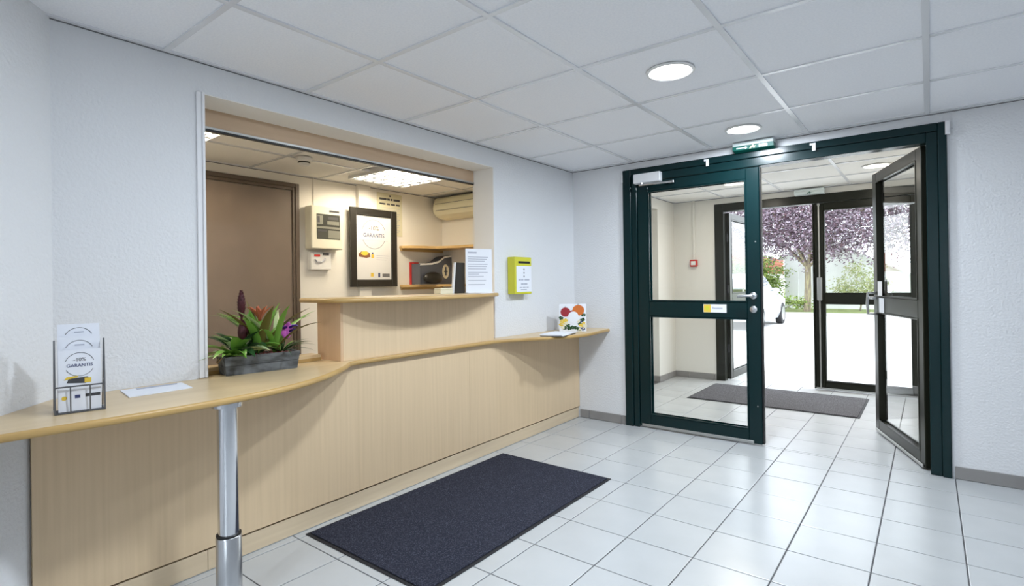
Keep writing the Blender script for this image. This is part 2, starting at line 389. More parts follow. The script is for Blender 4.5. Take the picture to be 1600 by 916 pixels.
# suspended ceilings: panels and bars one by one
CM, CX0, CY0 = .672, .6235, -.7211
def ceiling(name, x0, x1, y0, y1, tm, label, keep=None, skip=()):
    b = MB(); b.box(x0, x1, y0, y1, H+.03, H+.06); c = struct(name, b, 'white_paint', label)
    xs = [x0]+[CX0+CM*i for i in range(-9, 12) if x0+.03 < CX0+CM*i < x1-.03]+[x1]; ys = [y0]+[CY0+CM*i for i in range(-12, 8) if y0+.03 < CY0+CM*i < y1-.03]+[y1]
    cache = {}
    for i in range(len(xs)-1):
        for j in range(len(ys)-1):
            if keep and not keep((xs[i]+xs[i+1])/2, (ys[j]+ys[j+1])/2): continue
            if any(xs[i] < sx < xs[i+1] and ys[j] < sy < ys[j+1] for sx, sy in skip): continue
            w, h = xs[i+1]-xs[i], ys[j+1]-ys[j]; k = (round(w,3), round(h,3))
            if k not in cache:
                t = MB(); t.box(-w/2+.006, w/2-.006, -h/2+.006, h/2-.006, 0, .014, .003); cache[k] = t.mesh('ceiling_panel', tm)
            o = bpy.data.objects.new('ceiling_panel', cache[k]); COL.objects.link(o); o.location = ((xs[i]+xs[i+1])/2, (ys[j]+ys[j+1])/2, H+.006); o.parent = c
    for x in xs[1:-1]: MB().box(x-.013, x+.013, y0, y1, H-.0005, H+.024).build('grid_bar', 'ceiling_bar', c)
    for y in ys[1:-1]:
        for i in range(len(xs)-1): MB().box(xs[i]+(.012 if i else 0), xs[i+1]-(.012 if i < len(xs)-2 else 0), y-.012, y+.012, H-.0005, H+.024).build('grid_bar', 'ceiling_bar', c)
    for a in ((x0, x1, y1-.022, y1), (x0, x1, y0, y0+.022), (x0, x0+.022, y0+.022, y1-.022), (x1-.022, x1, y0+.022, y1-.022)):
        MB().box(*a, H-.0015, H+.02).build('edge_angle', 'ceiling_bar', c)
    for a in ((x0, x1, y1-.002, y1-.0002), (x0+.0002, x0+.002, y0, y1-.002)): MB().box(*a, H-.0065, H-.0016).build('painted_shadow_line', 'painted_shadow_line', c)  # solid dark strips that draw the shadow line where ceiling meets wall
    return c
ceiling('ceiling', 0, 5.4, -7.6, 0, 'ceiling_tile', 'lobby ceiling of white square panels')
LUM = [(-1.39, -.95), (-1.39, -3.02)]
ceiling('ceiling_office', OX, -.2, -5.0, YO, 'office_tile', 'cream panelled ceiling of the office', skip=LUM)
ceiling('ceiling_vestibule', -.03, 2.84, .18, VY, 'office_tile', 'cream panelled ceiling of the vestibule')

# skirting of tiles
def skirting(name, runs, label):
    root = None
    for (a, c, n) in runs:          # a, c ends on the wall face, n outward normal
        a, c, n = Vector(a), Vector(c), Vector(n); L = (c-a).length; t = (c-a).normalized()
        ph = (-(a.x-FX0) if abs(t.x) > .5 else -(a.y-FY0)) % TS; cuts = [0.]
        p = ph
        while p < L-.01:
            if p > .01: cuts.append(p)
            p += TS
        cuts.append(L)
        for k in range(len(cuts)-1):
            p0, p1 = a+t*(cuts[k]+.0015), a+t*(cuts[k+1]-.0015); q = p1+n*.009
            m = MB().box(min(p0.x, q.x), max(p0.x, q.x), min(p0.y, q.y), max(p0.y, q.y), .002, .078, .002)
            if root is None: root = struct(name, m, 'skirting_tile', label)
            else: m.build('skirting_tile', 'skirting_tile', root)
skirting('baseboard_back', [((.05,-.001,0),(DX0-.005,-.001,0),(0,-1,0)), ((DX1+.012,-.001,0),(5.38,-.001,0),(0,-1,0))], 'taupe tile skirting along the green door wall')
skirting('baseboard_vestibule', [((-.449,2.059,0),(-.022,2.059,0),(0,-1,0)), ((-.029,2.05,0),(-.029,2.598,0),(1,0,0)), ((-.02,2.599,0),(OX0-.005,2.599,0),(0,-1,0))], 'taupe tile skirting in the vestibule')
skirting('baseboard_vestibule_right', [((2.839,.2,0),(2.839,2.59,0),(-1,0,0))], 'taupe tile skirting behind the open leaf')

# ------------------------------------------------------------------ lobby double door
def leaf(parent, name, x0, x1, z0, z1, y0, y1, m, mstile, st, rail0, rail1, low, top, label=None, local=False):
    """a glazed leaf in its own xz plane; returns the leaf object"""
    f = MB()
    f.m = 0
    f.box(x0, x0+st, y0, y1, z0, z1, .004); f.box(x0+st, x1-st, y0, y1, z0, z0+low, .004); f.box(x0+st, x1-st, y0, y1, z1-top, z1, .004); f.box(x0+st, x1-st, y0, y1, rail0, rail1, .004)
    f.m = 1; f.box(x1-st, x1, y0, y1, z0, z1, .004)
    o = f.build(name, [m, mstile], parent, local=local)
    ym = (y0+y1)/2
    for a, c in ((z0+low, rail0), (rail1, z1-top)):
        g = MB(); g.box(x0+st, x1-st, ym-.004, ym+.004, a, c); g.build('glass_pane', 'door_glass', o, local=local)
        e = MB(); w = .010
        for s0, s1 in ((y0-.003, y0+.006), (y1-.006, y1+.003)):
            e.box(x0+st, x0+st+w, s0, s1, a, c); e.box(x1-st-w, x1-st, s0, s1, a, c); e.box(x0+st+w, x1-st-w, s0, s1, a, a+w); e.box(x0+st+w, x1-st-w, s0, s1, c-w, c)
        e.build('glazing_bead', m, o, local=local)
    if label: o['label'] = label
    return o
D1 = thing('door_1', (1.63, 0, 0), 'dark green glazed double door between lobby and vestibule', 'door', kind='structure')
JW = .115
f = MB(); f.box(DX0, DX0+.075, -.020, .10, 0, DH, .004); f.box(DX0+.075, DX0+.125, -.006, .10, 0, DH-.05, .004); f.build('jamb', 'green_paint', D1)
f = MB(); f.box(DX1-.045, DX1, -.020, .10, 0, DH, .004); f.box(DX1-.105, DX1-.045, -.006, .10, 0, DH-.05, .004); f.build('jamb', 'green_paint', D1)
f = MB(); f.box(DX0+.075, DX1-.045, -.020, .10, DH-.05, DH, .004); f.box(DX0+.125, DX1-.105, -.006, .10, DH-.115, DH-.05, .004); f.build('head', 'green_paint', D1)
LZ = DH-.118
LX0, LX1 = DX0+.127, 1.632
Lf = leaf(D1, 'door_leaf', LX0, LX1, .012, LZ, .004, .058, 'green_paint', 'green_paint', .095, .963, 1.090, .105, .085)
MB().box(LX1+.0005, LX1+.012, .012, .05, .014, LZ-.004, .003).build('edge_seal', 'rubber_black', Lf)
MB().box(LX0+.02, LX1-.06, -.006, .0035, .012, .036, .002).build('brush_strip', 'alu', Lf)
# handle of the closed leaf
def lever(parent, x, y, z, s, dx):
    h = MB(); h.lathe((x, y, z), [(.026, 0), (.026, -.006*s), (.018, -.010*s)], 20, 'y'); h.tube([(x, y, z), (x, y-.05*s, z)], .010, 10)
    h.tube([(x, y-.05*s, z), (x+dx*.3, y-.054*s, z), (x+dx, y-.05*s, z-.004)], .010, 10); h.build('lever_handle', 'brushed_steel', parent, 40)
lever(Lf, 1.582, .004, 1.140, 1, -.105)
MB().lathe((1.582, .004, 1.035), [(.026, 0), (.026, -.006), (.020, -.008)], 20, 'y').build('lock_rosette', 'brushed_steel', Lf, 40)
MB().tube([(1.582, -.004, 1.04), (1.582, -.010, 1.04)], .009, 10).build('lock_cylinder', 'chrome', Lf, 40)
# sticker on the middle rail
st = MB().box(1.205, 1.383, .0022, .0038, 1.005, 1.070).build('push_sticker', 'paper_white', Lf)
o0 = (1.205, .0021, 1.005)
MB().rect(o0, EX, EZ, .002, .058, .002, .063).build('yellow_square', 'yellow_print', st)
MB().disc(o0, EX, EZ, .030, .034, .016, t=.0012).build('pictogram', 'yellow_box', st)
m = MB(); 
for i, (p, q) in enumerate(((.070, .078), (.080, .090), (.092, .103), (.105, .114), (.116, .126), (.128, .137), (.139, .148))): m.rect(o0, EX, EZ, p, q, .028, .040 if i else .046)
m.build('printed_line', 'pale_print', st)
for z in (.30, 1.55): MB().tube([(LX1-.03, .004, z), (LX1-.03, .001, z)], .005, 8).build('screw', 'alu', Lf)
# door closer on the head
cl = MB().box(.640, .880, -.060, -.0065, 2.098, 2.180, .006).build('door_closer', 'white_paint', D1)
c2 = MB(); c2.tube([(.72, -.066, 2.098), (.72, -.066, 2.075)], .012, 10); c2.tube([(.70, -.066, 2.080), (.80, -.068, 2.078), (.965, -.040, 2.082)], [.011, .009, .008], 8); c2.build('closer_arm', 'brushed_steel', cl, 40)
c2 = MB(); c2.box(.945, .99, -.045, -.0075, 2.072, 2.092, .003); c2.build('arm_bracket', 'brushed_steel', cl)
# open leaf, swung into the vestibule
hx, hy = DX1-.107, .075
ang = math.atan2(1.075-hy, 2.275-hx)
def open_leaf(parent, hinge, ang, L, z0, z1, m, rails, low, top, st, name='door_leaf'):
    o = leaf(parent, name, 0, L, z0, z1, -.027, .027, m, m, st, rails[0], rails[1], low, top, local=True)
    p = WORLD[parent.name]
    o.matrix_parent_inverse = p.inverted(); o.location = hinge; o.rotation_euler = (0, 0, ang)
    return o
Rf = open_leaf(D1, (hx, hy, 0), ang, .985, .012, LZ, 'bronze_paint', (.985, 1.11), .09, .075, .085)
def lparts(o, name, mb, m, sm=None):
    q = place(name, mb.mesh(name, m, sm)); q.parent = o; return q
lparts(Rf, 'lock_case', MB().box(.905, .983, -.047, -.0275, 1.02, 1.25, .004), 'bronze_paint')
lparts(Rf, 'bar_handle', MB().tube([(.93, .027, 1.14), (.93, .085, 1.14), (.93, .09, 1.05), (.93, .085, .97), (.93, .027, .97)], .011, 8), 'brushed_steel', 40)
lparts(Rf, 'lever_handle', MB().tube([(.945, .0, 1.10), (.945, .07, 1.10), (.84, .07, 1.10)], .010, 8), 'brushed_steel', 40)
lparts(Rf, 'flush_bolt', MB().box(.9855, .992, -.010, .010, 1.30, 1.75, .002).box(.9855, .992, -.010, .010, .35, .80, .002), 'alu')
lparts(Rf, 'notice_sheet', MB().box(.74, .85, .0285, .0295, .985, 1.10), 'paper_white')
lparts(Rf, 'paper_sheet', MB().box(.78, .88, .0285, .0295, 1.115, 1.235), 'white_paint')
lparts(Rf, 'brush_strip', MB().box(.02, .96, .028, .036, .012, .034, .002), 'alu')
# small white clips on the frame
for x, z in ((1.262, 2.208), (2.007, 2.208)):
    c = MB(); c.box(x-.012, x+.010, -.027, -.021, z-.040, z+.016, .001); c.box(x-.028, x-.012, -.027, -.021, z, z+.016, .001); c.build('frame_clip', 'white_paint', D1)
c = MB(); c.box(DX1-.008, DX1+.016, -.027, -.021, 2.150, 2.235, .001); c.box(DX1+.001, DX1+.012, -.030, -.027, 2.165, 2.18); c.build('frame_clip', 'white_paint', D1)
c = MB(); c.box(DX0-.010, DX0+.004, -.027, -.021, 2.13, 2.20, .001); c.build('frame_clip', 'white_paint', D1)

# ------------------------------------------------------------------ outer doors
D2 = thing('door_2', (1.6, VY, 0), 'dark bronze glazed outer double door at the far end of the vestibule', 'door', kind='structure')
MB().box(OX0, OX0+.11, VY-.015, VY+.10, 0, OH, .004).build('jamb', 'bronze_paint', D2)
MB().box(OX1-.10, OX1, VY-.015, VY+.10, 0, OH, .004).build('jamb', 'bronze_paint', D2)
MB().box(OX0+.11, OX1-.10, VY-.015, VY+.10, OH-.10, OH, .004).build('head', 'bronze_paint', D2)
F2 = leaf(D2, 'door_leaf', 1.605, OX1-.102, .012, OH-.103, VY+.005, VY+.06, 'bronze_paint', 'bronze_paint', .095, .985, 1.095, .085, .075)
MB().box(1.590, 1.604, VY-.004, VY+.05, .012, OH-.103, .003).build('meeting_stile', 'bronze_paint', F2)
p = MB(); p.tube([(1.655, VY-.006, .02), (1.655, VY-.006, OH-.11)], .009, 10); p.box(1.642, 1.668, VY-.022, VY+.004, OH-.13, OH-.105, .003); p.build('panic_rod', 'alu', F2, 40)
MB().box(1.632, 1.682, VY-.03, VY+.004, 1.02, 1.28, .006).build('panic_latch', 'alu', F2)
MB().box(1.61, OX1-.11, VY-.004, VY+.004, .012, .032).build('brush_strip', 'alu', F2)
MB().tube([(2.20, VY+.005, 1.13), (2.20, VY-.05, 1.12), (2.20, VY-.05, .98), (2.20, VY+.005, .97)], .010, 8).build('pull_handle', 'brushed_steel', F2, 40)
G2 = open_leaf(D2, (OX0+.125, VY+.09, 0), math.radians(88), 1.0, .012, OH-.11, 'bronze_paint', (.985, 1.095), .085, .075, .085)
lparts(G2, 'hinge', MB().lathe((-.005, 0, .35), [(.012, 0), (.012, .1)], 10).lathe((-.005, 0, 1.75), [(.012, 0), (.012, .1)], 10).lathe((-.005, 0, 1.1), [(.012, 0), (.012, .1)], 10), 'rubber_black', 40)
lparts(G2, 'bar_handle', MB().tube([(.93, .027, 1.16), (.93, .09, 1.16), (.93, .09, .95), (.93, .027, .95)], .011, 8), 'brushed_steel', 40)

# ------------------------------------------------------------------ ceiling downlights
def downlight(x, y, label, power, col, dm, group=None):
    t = thing('ceiling_downlight', (x, y, H), label, 'downlight', group)
    MB().lathe((x, y, H), [(.098, .004), (.114, .004), (.118, .000), (.117, -.004), (.104, -.006), (.100, -.003), (.098, .004)], 40).build('trim_ring', 'white_plastic', t, 50)
    MB().lathe((x, y, H), [(.1, .004), (.1, -.001), (.097, -.0025), (.0005, -.003)], 40).build('diffuser', dm, t, 50)
    area('lamp', (x, y, H-.0045), power, col, .19, t)
downlight(1.637, -1.745, 'large round ceiling downlight, nearest one in view', LOBBY_W, LOBBY_C, 'diffuser', 'lobby downlights')
downlight(1.640, -.44, 'round ceiling downlight just in front of the green exit sign', LOBBY_W, LOBBY_C, 'diffuser', 'lobby downlights')
downlight(1.64, -3.09, 'round lobby ceiling downlight above the near floor, outside the view', LOBBY_W, LOBBY_C, 'diffuser', 'lobby downlights')
downlight(1.64, -5.77, 'round lobby ceiling downlight behind the viewpoint', LOBBY_W, LOBBY_C, 'diffuser', 'lobby downlights')
downlight(.999, 1.664, 'vestibule downlight seen through the closed glass leaf', VEST_W, VEST_C, 'vestibule_diffuser', 'vestibule downlights')
downlight(2.269, 1.632, 'vestibule downlight beside the top of the open leaf', VEST_W, VEST_C, 'vestibule_diffuser', 'vestibule downlights')
# office louvre lights
for (x, y), lb in zip(LUM, ('louvred square office ceiling light above the poster', 'louvred office ceiling light cut by the near edge of the hatch')):
    t = thing('louvre_light', (x, y, H), lb, 'ceiling light', 'office ceiling lights'); hw = .32
    k = MB(); k.box(x-hw, x+hw, y-hw, y+hw, H+.024, H+.0275)
    for q in ((x-hw, x-hw+.008, y-hw, y+hw), (x+hw-.008, x+hw, y-hw, y+hw), (x-hw+.008, x+hw-.008, y-hw, y-hw+.008), (x-hw+.008, x+hw-.008, y+hw-.008, y+hw)): k.box(*q, H-.022, H+.0235)
    k.build('tray', 'white_plastic', t)
    for i in range(4): MB().tube([(x-.225+.15*i, y-hw+.01, H+.004), (x-.225+.15*i, y+hw-.01, H+.004)], .012, 10).build('fluorescent_tube', 'tube_light', t, 40)
    for i in range(5): MB().box(x-.302+.15*i, x-.298+.15*i, y-hw+.009, y+hw-.009, H-.022, H-.010).build('louvre_blade', 'louvre_dark', t)
    for j in range(6):
        for i in range(4): MB().box(x-.297+.15*i, x-.153+.15*i, y-.275+.11*j-.003, y-.275+.11*j+.003, H-.021, H-.013).build('louvre_blade', 'louvre_dark', t)

# ------------------------------------------------------------------ reception counter
def px(y): return .045-.0205*y          # face of the front panel: it leaves the wall by a few centimetres
RC = thing('reception_counter', (.1, -1.95, 0), 'long beech front of the reception counter with plinth and chrome leg', 'counter')
def slab(y0, y1, d, z0, z1): return MB().prism([(px(y0)-.019-d, y0), (px(y0)-d, y0), (px(y1)-d, y1), (px(y1)-.019-d, y1)], z0, z1)
ye = -3.888
slab(ye, -1.55, 0, .104, .814).build('front_panel', 'beech_panel', RC)
slab(-1.5488, -.003, 0, .104, .814).build('front_panel', 'beech_panel', RC)
slab(ye, -3.30, .008, .004, .094).build('plinth_board', 'beech_plinth', RC)
slab(-3.298, -.012, .008, .004, .094).build('plinth_board', 'beech_plinth', RC)
slab(-3.862, -.012, .022, .004, .814).build('carcass', 'rubber_black', RC)
slab(ye, -.012, .0075, .0005, .0045).build('floor_seal', 'alu', RC)
lx, ly = .488, -3.378
lg = MB().lathe((lx, ly, 0), [(.037, .29), (.037, .795)], 36).build('support_leg', 'chrome', RC, 40)
MB().lathe((lx, ly, 0), [(.0455, .002), (.0455, .294), (.043, .297), (.038, .297)], 36).build('leg_sleeve', 'brushed_steel', lg, 40)
MB().lathe((lx, ly, 0), [(.0395, .2972), (.0445, .300), (.0445, .304), (.0375, .306)], 36).build('collar', 'rubber_black', lg, 40)
MB().lathe((lx, ly, 0), [(.055, .795), (.055, .8135)], 28).build('top_flange', 'chrome', lg, 40)

def smooth_curve(pts, n=6):
    P = [Vector((p[0], p[1], 0)) for p in pts]; out = []
    for i in range(len(P)-1):
        p0, p1, p2, p3 = P[max(i-1,0)], P[i], P[i+1], P[min(i+2,len(P)-1)]
        for k in range(n):
            t = k/n; q = .5*((2*p1)+(p2-p0)*t+(2*p0-5*p1+4*p2-p3)*t*t+(3*p1-p0-3*p2+p3)*t**3); out.append((q.x, q.y))
    out.append((P[-1].x, P[-1].y)); return out
ZC = .84
def edged_top(parent_name, label, cat, outline, front, z0, z1, mt, me):
    """top board with a rounded edge band along the front curve"""
    top = MB(); n = len(outline); top.prism(outline, z0, z1)
    o = tag(top.build(parent_name, mt), label, cat)
    e = MB(); m = len(front); prof = [(0, z0), (.007, z0+.001), (.011, z0+.006), (.012, (z0+z1)/2), (.011, z1-.006), (.007, z1-.001), (0, z1)]
    vs = []; fs = []
    for i, p in enumerate(front):
        a, c = Vector(front[max(i-1,0)]), Vector(front[min(i+1,m-1)]); t = (c-a).normalized(); nn = Vector((t.y, -t.x))
        for (d, z) in prof: vs.append((p[0]+nn.x*d, p[1]+nn.y*d, z))
    k = len(prof)
    for i in range(m-1):
        for j in range(k-1): fs.append((i*k+j, (i+1)*k+j, (i+1)*k+j+1, i*k+j+1))
    fs += [tuple(range(k-1, -1, -1)), tuple((m-1)*k+j for j in range(k))]
    e.add(vs, fs); e.build('edge_band', me, o, 50)
    return o
front = smooth_curve([(.53, -4.248), (.515, -4.12), (.525, -3.95), (.545, -3.75), (.55, -3.58), (.545, -3.40), (.52, -3.20), (.45, -3.0), (.335, -2.81), (.215, -2.66), (.145, -2.59)], 6)[:-1] \
    + smooth_curve([(.145, -2.59), (.122, -2.53), (.115, -2.40), (.11, -2.1), (.105, -1.7), (.10, -1.36), (.125, -1.22), (.20, -1.05), (.29, -.90), (.375, -.74), (.415, -.60), (.415, -.45), (.385, -.22), (.355, -.002)], 5)
back = [(.002, -.002), (.002, -1.164), (.002, -2.6), (-.16, -2.6), (-.16, YL0+.001), (.002, YL0+.001), (.002, -3.7995)]
CT = edged_top('countertop', 'pale beech countertop with curved front along the whole reception', 'countertop', front+back, front, ZC-.026, ZC, 'beech_top', 'beech_edge')
MB().box(-.158, -.062, YL0+.004, -2.625, ZC+.0005, ZC+.034, .003).build('rear_ledge', ['beech_top'], CT)
MB().box(-.0615, -.0605, YL0+.004, -2.625, ZC+.0005, ZC+.018).build('ledge_edge', ['beech_edge'], CT)
# raised part
RZ = 1.190
RS = thing('raised_counter', (0, -1.95, ZC), 'raised beech section standing on the counter under the poster', 'counter')
MB().box(.074, .092, -2.583, -1.295, ZC+.0005, RZ-.0265).build('front_panel', 'beech_panel', RS)
MB().box(-.13, .092, -2.601, -2.5835, ZC+.0005, RZ-.0265).build('end_panel', 'beech_end', RS)
MB().box(-.13, .0735, -1.313, -1.2955, ZC+.0005, RZ-.0265).build('end_panel', 'beech_end', RS)
MB().box(-.13, -.115, -2.583, -1.3135, ZC+.0005, RZ-.0265).build('rear_panel', 'beech_panel', RS)
fr = smooth_curve([(-.19, -2.665), (.02, -2.672), (.105, -2.662), (.175, -2.60), (.245, -2.45), (.295, -2.2), (.30, -1.95), (.26, -1.65), (.175, -1.40), (.10, -1.26), (.045, -1.232), (.006, -1.228)], 5)
tp = fr+[(-.001, -1.228), (-.001, -1.172), (-.19, -1.172)]
r = edged_top('raised_top', None, None, tp, fr, RZ-.026, RZ, 'beech_top', 'beech_edge'); r.parent = RS; r.matrix_parent_inverse = WORLD[RS.name].inverted()

# ------------------------------------------------------------------ hatch head (roller box)
t = thing('hatch_beam', (-.2, -2.2, 2.04), 'beech fascia with black track across the top of the hatch', 'beam')
MB().box(-.225, -.200, YL0+.001, YL1-.005, 2.064, 2.152).build('fascia', 'beam_wood', t)
MB().box(-.226, -.196, YL0+.001, YL1-.005, 2.052, 2.0635).build('track', 'alu', t)
MB().box(-.222, -.199, YL0+.001, YL1-.005, 2.043, 2.0515).build('slot', 'black_track', t)

# ------------------------------------------------------------------ office
D3 = thing('door_3', (OX, -2.2, 0), 'brown office door in a brown moulded frame', 'door', kind='structure')
DT = 2.215
f = MB(); f.box(OX, OX+.030, -1.650, -1.612, 0, DT, .004); f.box(OX, OX+.020, -1.676, -1.650, 0, DT-.04, .003); f.build('jamb', 'frame_brown', D3)
f = MB(); f.box(OX, OX+.030, -2.68, -2.642, 0, DT, .004); f.box(OX, OX+.020, -2.642, -2.616, 0, DT-.04, .003); f.build('jamb', 'frame_brown', D3)
f = MB(); f.box(OX, OX+.030, -2.642, -1.650, DT-.038, DT, .004); f.box(OX, OX+.020, -2.616, -1.676, DT-.066, DT-.038, .003); f.build('head', 'frame_brown', D3)
lf = MB().box(OX+.001, OX+.008, -2.615, -1.677, .01, DT-.068, .002).build('door_leaf', 'door_brown', D3)
lv = MB(); lv.box(OX+.008, OX+.014, -2.585, -2.545, .95, 1.15, .004); lv.tube([(OX+.01, -2.565, 1.09), (OX+.06, -2.565, 1.09), (OX+.06, -2.45, 1.085)], .009, 8); lv.build('lever_handle', 'brushed_steel', lf, 40)
tk = MB().box(OX+.0005, OX+.010, -1.456, -1.448, 2.03, H-.001); o = tag(tk.build('cable_conduit', 'office_wall'), 'thin cream cable conduit above the grey-window alarm panel', 'conduit')
tk = MB().box(OX+.0005, OX+.045, -.965, -.815, .9, H-.001, .003); tag(tk.build('wall_duct', 'office_wall'), 'wide cream boxed duct running up the wall behind the poster', 'duct')
# alarm panel
t = thing('alarm_panel', (OX, -1.36, 1.60), 'cream alarm panel with dark window beside the brown door', 'panel')
y0, y1, z0, z1 = -1.545, -1.205, 1.612, 2.02; xf = OX+.115
MB().box(OX+.001, xf, y0, y1, z0, z1, .008).build('housing', 'ivory_plastic', t)
MB().box(xf-.001, xf+.003, y0+.055, y1-.035, z0+.095, z1-.075).build('window', 'panel_window', t)
o0 = (xf+.003, y0, z0); k = MB()
k.rect(o0, EY, EZ, .055, .305, .195, .215, .0015); k.rect(o0, EY, EZ, .060, .12, .235, .32, .0015); k.rect(o0, EY, EZ, .165, .295, .235, .27, .0015); k.rect(o0, EY, EZ, .175, .305, .105, .18, .0015); k.build('module_row', 'panel_module', t)
k = MB(); k.rect(o0, EY, EZ, .175, .285, .285, .31, .002); k.rect(o0, EY, EZ, .065, .16, .165, .185, .002); k.rect(o0, EY, EZ, .062, .085, .25, .31, .002); k.build('dark_module', 'dark_print', t)
MB().rect((xf, y0, z0), EY, EZ, .19, .30, .355, .375).build('maker_plate', 'dark_print', t)
# call box under it
t = thing('call_box', (OX, -1.42, 1.40), 'small white call box with red lamp under the alarm panel', 'box')
xf = OX+.06; y0, z0 = -1.52, 1.415
MB().box(OX+.001, xf, y0, -1.30, z0, 1.585, .006).build('housing', 'white_plastic', t)
o0 = (xf, y0, z0)
MB().rect(o0, EY, EZ, .035, .095, .125, .145, .003).build('red_lamp', 'red_plastic', t)
MB().rect(o0, EY, EZ, .125, .19, .14, .162, .003).build('black_key', 'dark_print', t)
k = MB(); k.tube([Vector(o0)+Vector((.004, .04, .10)), Vector(o0)+Vector((.01, .06, .075)), Vector(o0)+Vector((.01, .11, .075)), Vector(o0)+Vector((.006, .15, .11))], .006, 6); k.build('cord', 'pale_print', t, 40)
# poster
t = thing('framed_poster', (OX+.05, -.79, 1.24), 'black framed white poster with round discount logo on office wall', 'poster')
xa, xb = OX+.0455, OX+.0755; y0, y1, z0, z1 = -1.088, -.492, 1.245, 2.06; w = .075
k = MB(); k.box(xa, xb, y0, y0+w, z0, z1, .004); k.box(xa, xb, y1-w, y1, z0, z1, .004); k.box(xa, xb, y0+w, y1-w, z0, z0+w, .004); k.box(xa, xb, y0+w, y1-w, z1-w, z1, .004); k.build('frame', 'frame_black', t)
MB().box(xa+.002, xa+.014, y0+w, y1-w, z0+w, z1-w).build('print_sheet', 'poster_paper', t)
o0 = Vector((xa+.014, (y0+y1)/2, z0+w)); pw = y1-y0-2*w
def ring_logo(o, R, U, cx, cy, r, parent, s, nm='dark_print', words=True):
    k = MB(); k.arc(o, R, U, cx, cy, r, r*.035, 18, 162); k.arc(o, R, U, cx, cy, r, r*.035, 205, 335); k.build('logo_ring', nm, parent)
    if words:
        o = Vector(o)
        text('printed_word', '-10%', r*.42, o+R*cx+U*(cy+r*.40), R, U, 'dark_print', parent, .001)
        text('printed_word', 'GARANTIS', r*.37, o+R*cx+U*(cy-.08*r), R, U, 'blue_print', parent, .001, .012)
ring_logo(o0, EY, EZ, 0, .475, .155, t, 1, 'logo_grey')
MB().rect(o0, EY, EZ, -.18, .18, .408, .410).build('logo_line', 'pale_print', t)
k = MB(); k.plate(o0, EY, EZ, [(-.19, .235), (-.10, .225), (-.05, .235), (-.055, .275), (-.10, .295), (-.16, .29), (-.195, .265)]); k.build('breakfast_picture', 'brown_print', t)
k = MB(); k.disc(o0, EY, EZ, -.12, .272, .045, .022, .0015); k.rect(o0, EY, EZ, -.035, -.005, .225, .265, .0015); k.build('breakfast_picture', 'yellow_print', t)
MB().rect(o0, EY, EZ, -.03, -.01, .268, .285).build('breakfast_picture', 'blue_print', t)
k = MB()
for q in range(3): k.rect(o0, EY, EZ, .03, .20-.02*q, .25-.022*q, .255-.022*q)
k.build('printed_line', 'pale_print', t)
MB().rect(o0, EY, EZ, -.045, -.01, .03, .07).build('logo_block', 'yellow_print', t)
MB().rect(o0, EY, EZ, .05, .075, .025, .07).build('logo_block', 'blue_print', t)
k = MB(); k.rect(o0, EY, EZ, .105, .20, .03, .045); k.rect(o0, EY, EZ, .105, .20, .05, .062); k.build('logo_block', 'dark_print', t)
# notice
t = thing('wall_notice', (OX, -.53, 1.79), 'pale yellow printed notice partly behind the framed poster', 'notice')
MB().box(OX+.001, OX+.006, -.700, -.36, 1.80, 2.262).build('board', 'notice_paper', t)
o0 = (OX+.006, -.53, 1.80); k = MB()
k.rect(o0, EY, EZ, -.006, .012, .425, .445)
for a, c, z, hh in ((-.14, -.045, .385, .022), (-.035, .0, .385, .022), (.012, .036, .385, .022), (.05, .14, .385, .022), (-.14, -.06, .335, .018), (-.045, .0, .335, .018), (.015, .07, .335, .018), (.085, .14, .335, .018)):
    k.rect(o0, EY, EZ, a, c, z, z+hh)
k.build('printed_line', 'dark_print', t)
k = MB()
for q in range(14): k.rect(o0, EY, EZ, -.14, .14-.02*(q % 3), .30-.02*q, .304-.02*q)
k.build('printed_line', 'pale_print', t)
# corner shelves
def corner_shelf(z, label, depth, length):
    pts = [(OX+.001, -.40), (OX+.05, -.405)] + smooth_curve([(OX+.05, -.405), (OX+.13, -.35), (OX+.19, -.22), (OX+.25, -.08), (OX+.42, .0), (OX+.8, .03), (OX+length, .04)], 4) + [(OX+length, YO-.001), (OX+.001, YO-.001)]
    t = tag(MB().prism(pts, z-.028, z).build('corner_shelf', 'shelf_wood'), label, 'shelf', 'office corner shelves')
    e = MB(); e.tube([(OX+.02, -.385, z-.05), (OX+.02, -.385, z-.029)], .012, 8); e.box(OX+.001, OX+.012, -.39, YO-.002, z-.055, z-.0285); e.build('bracket', 'rubber_black' if False else 'shelf_wood', t)
corner_shelf(1.695, 'upper curved beech corner shelf in the office', .2, 1.75)
corner_shelf(1.262, 'lower curved beech corner shelf carrying the dark display box', .2, 1.75)
# display box and items on lower shelf
sz = 1.2625
t = thing('display_box', (OX+.2, 0, sz), 'dark grey leaflet display box with round pale emblem on lower shelf', 'box')
prof = [(-.24, 0), (.262, 0), (.262, .345), (.14, .325), (.05, .27), (-.06, .245), (-.24, .235)]
MB().prism_ax(prof, OX+.02, OX+.16, 0).build('body', 'slate_card', t)
k = MB()
for a, c in zip(prof[2:-1], prof[3:]): k.prism_ax([(c[0], sz+c[1]-.02), (a[0], sz+a[1]-.02), (a[0], sz+a[1]), (c[0], sz+c[1])], OX+.155, OX+.164, 0)
bd = [o for o in t.children if o.name.startswith('body')][0]
for v in bd.data.vertices: v.co.z += sz
k.build('white_rim', 'poster_paper', t)
o0 = (OX+.1605, .16, sz+.15)
e = MB().disc(o0, EY, EZ, 0, 0, .055, .085, .002).build('emblem', 'cream_card', t)
k = MB(); k.rect((OX+.163, .16, sz+.15), EY, EZ, -.012, .012, -.05, .055); k.rect((OX+.163, .16, sz+.15), EY, EZ, -.03, .03, -.008, .008); k.build('emblem_mark', 'slate_card', e)
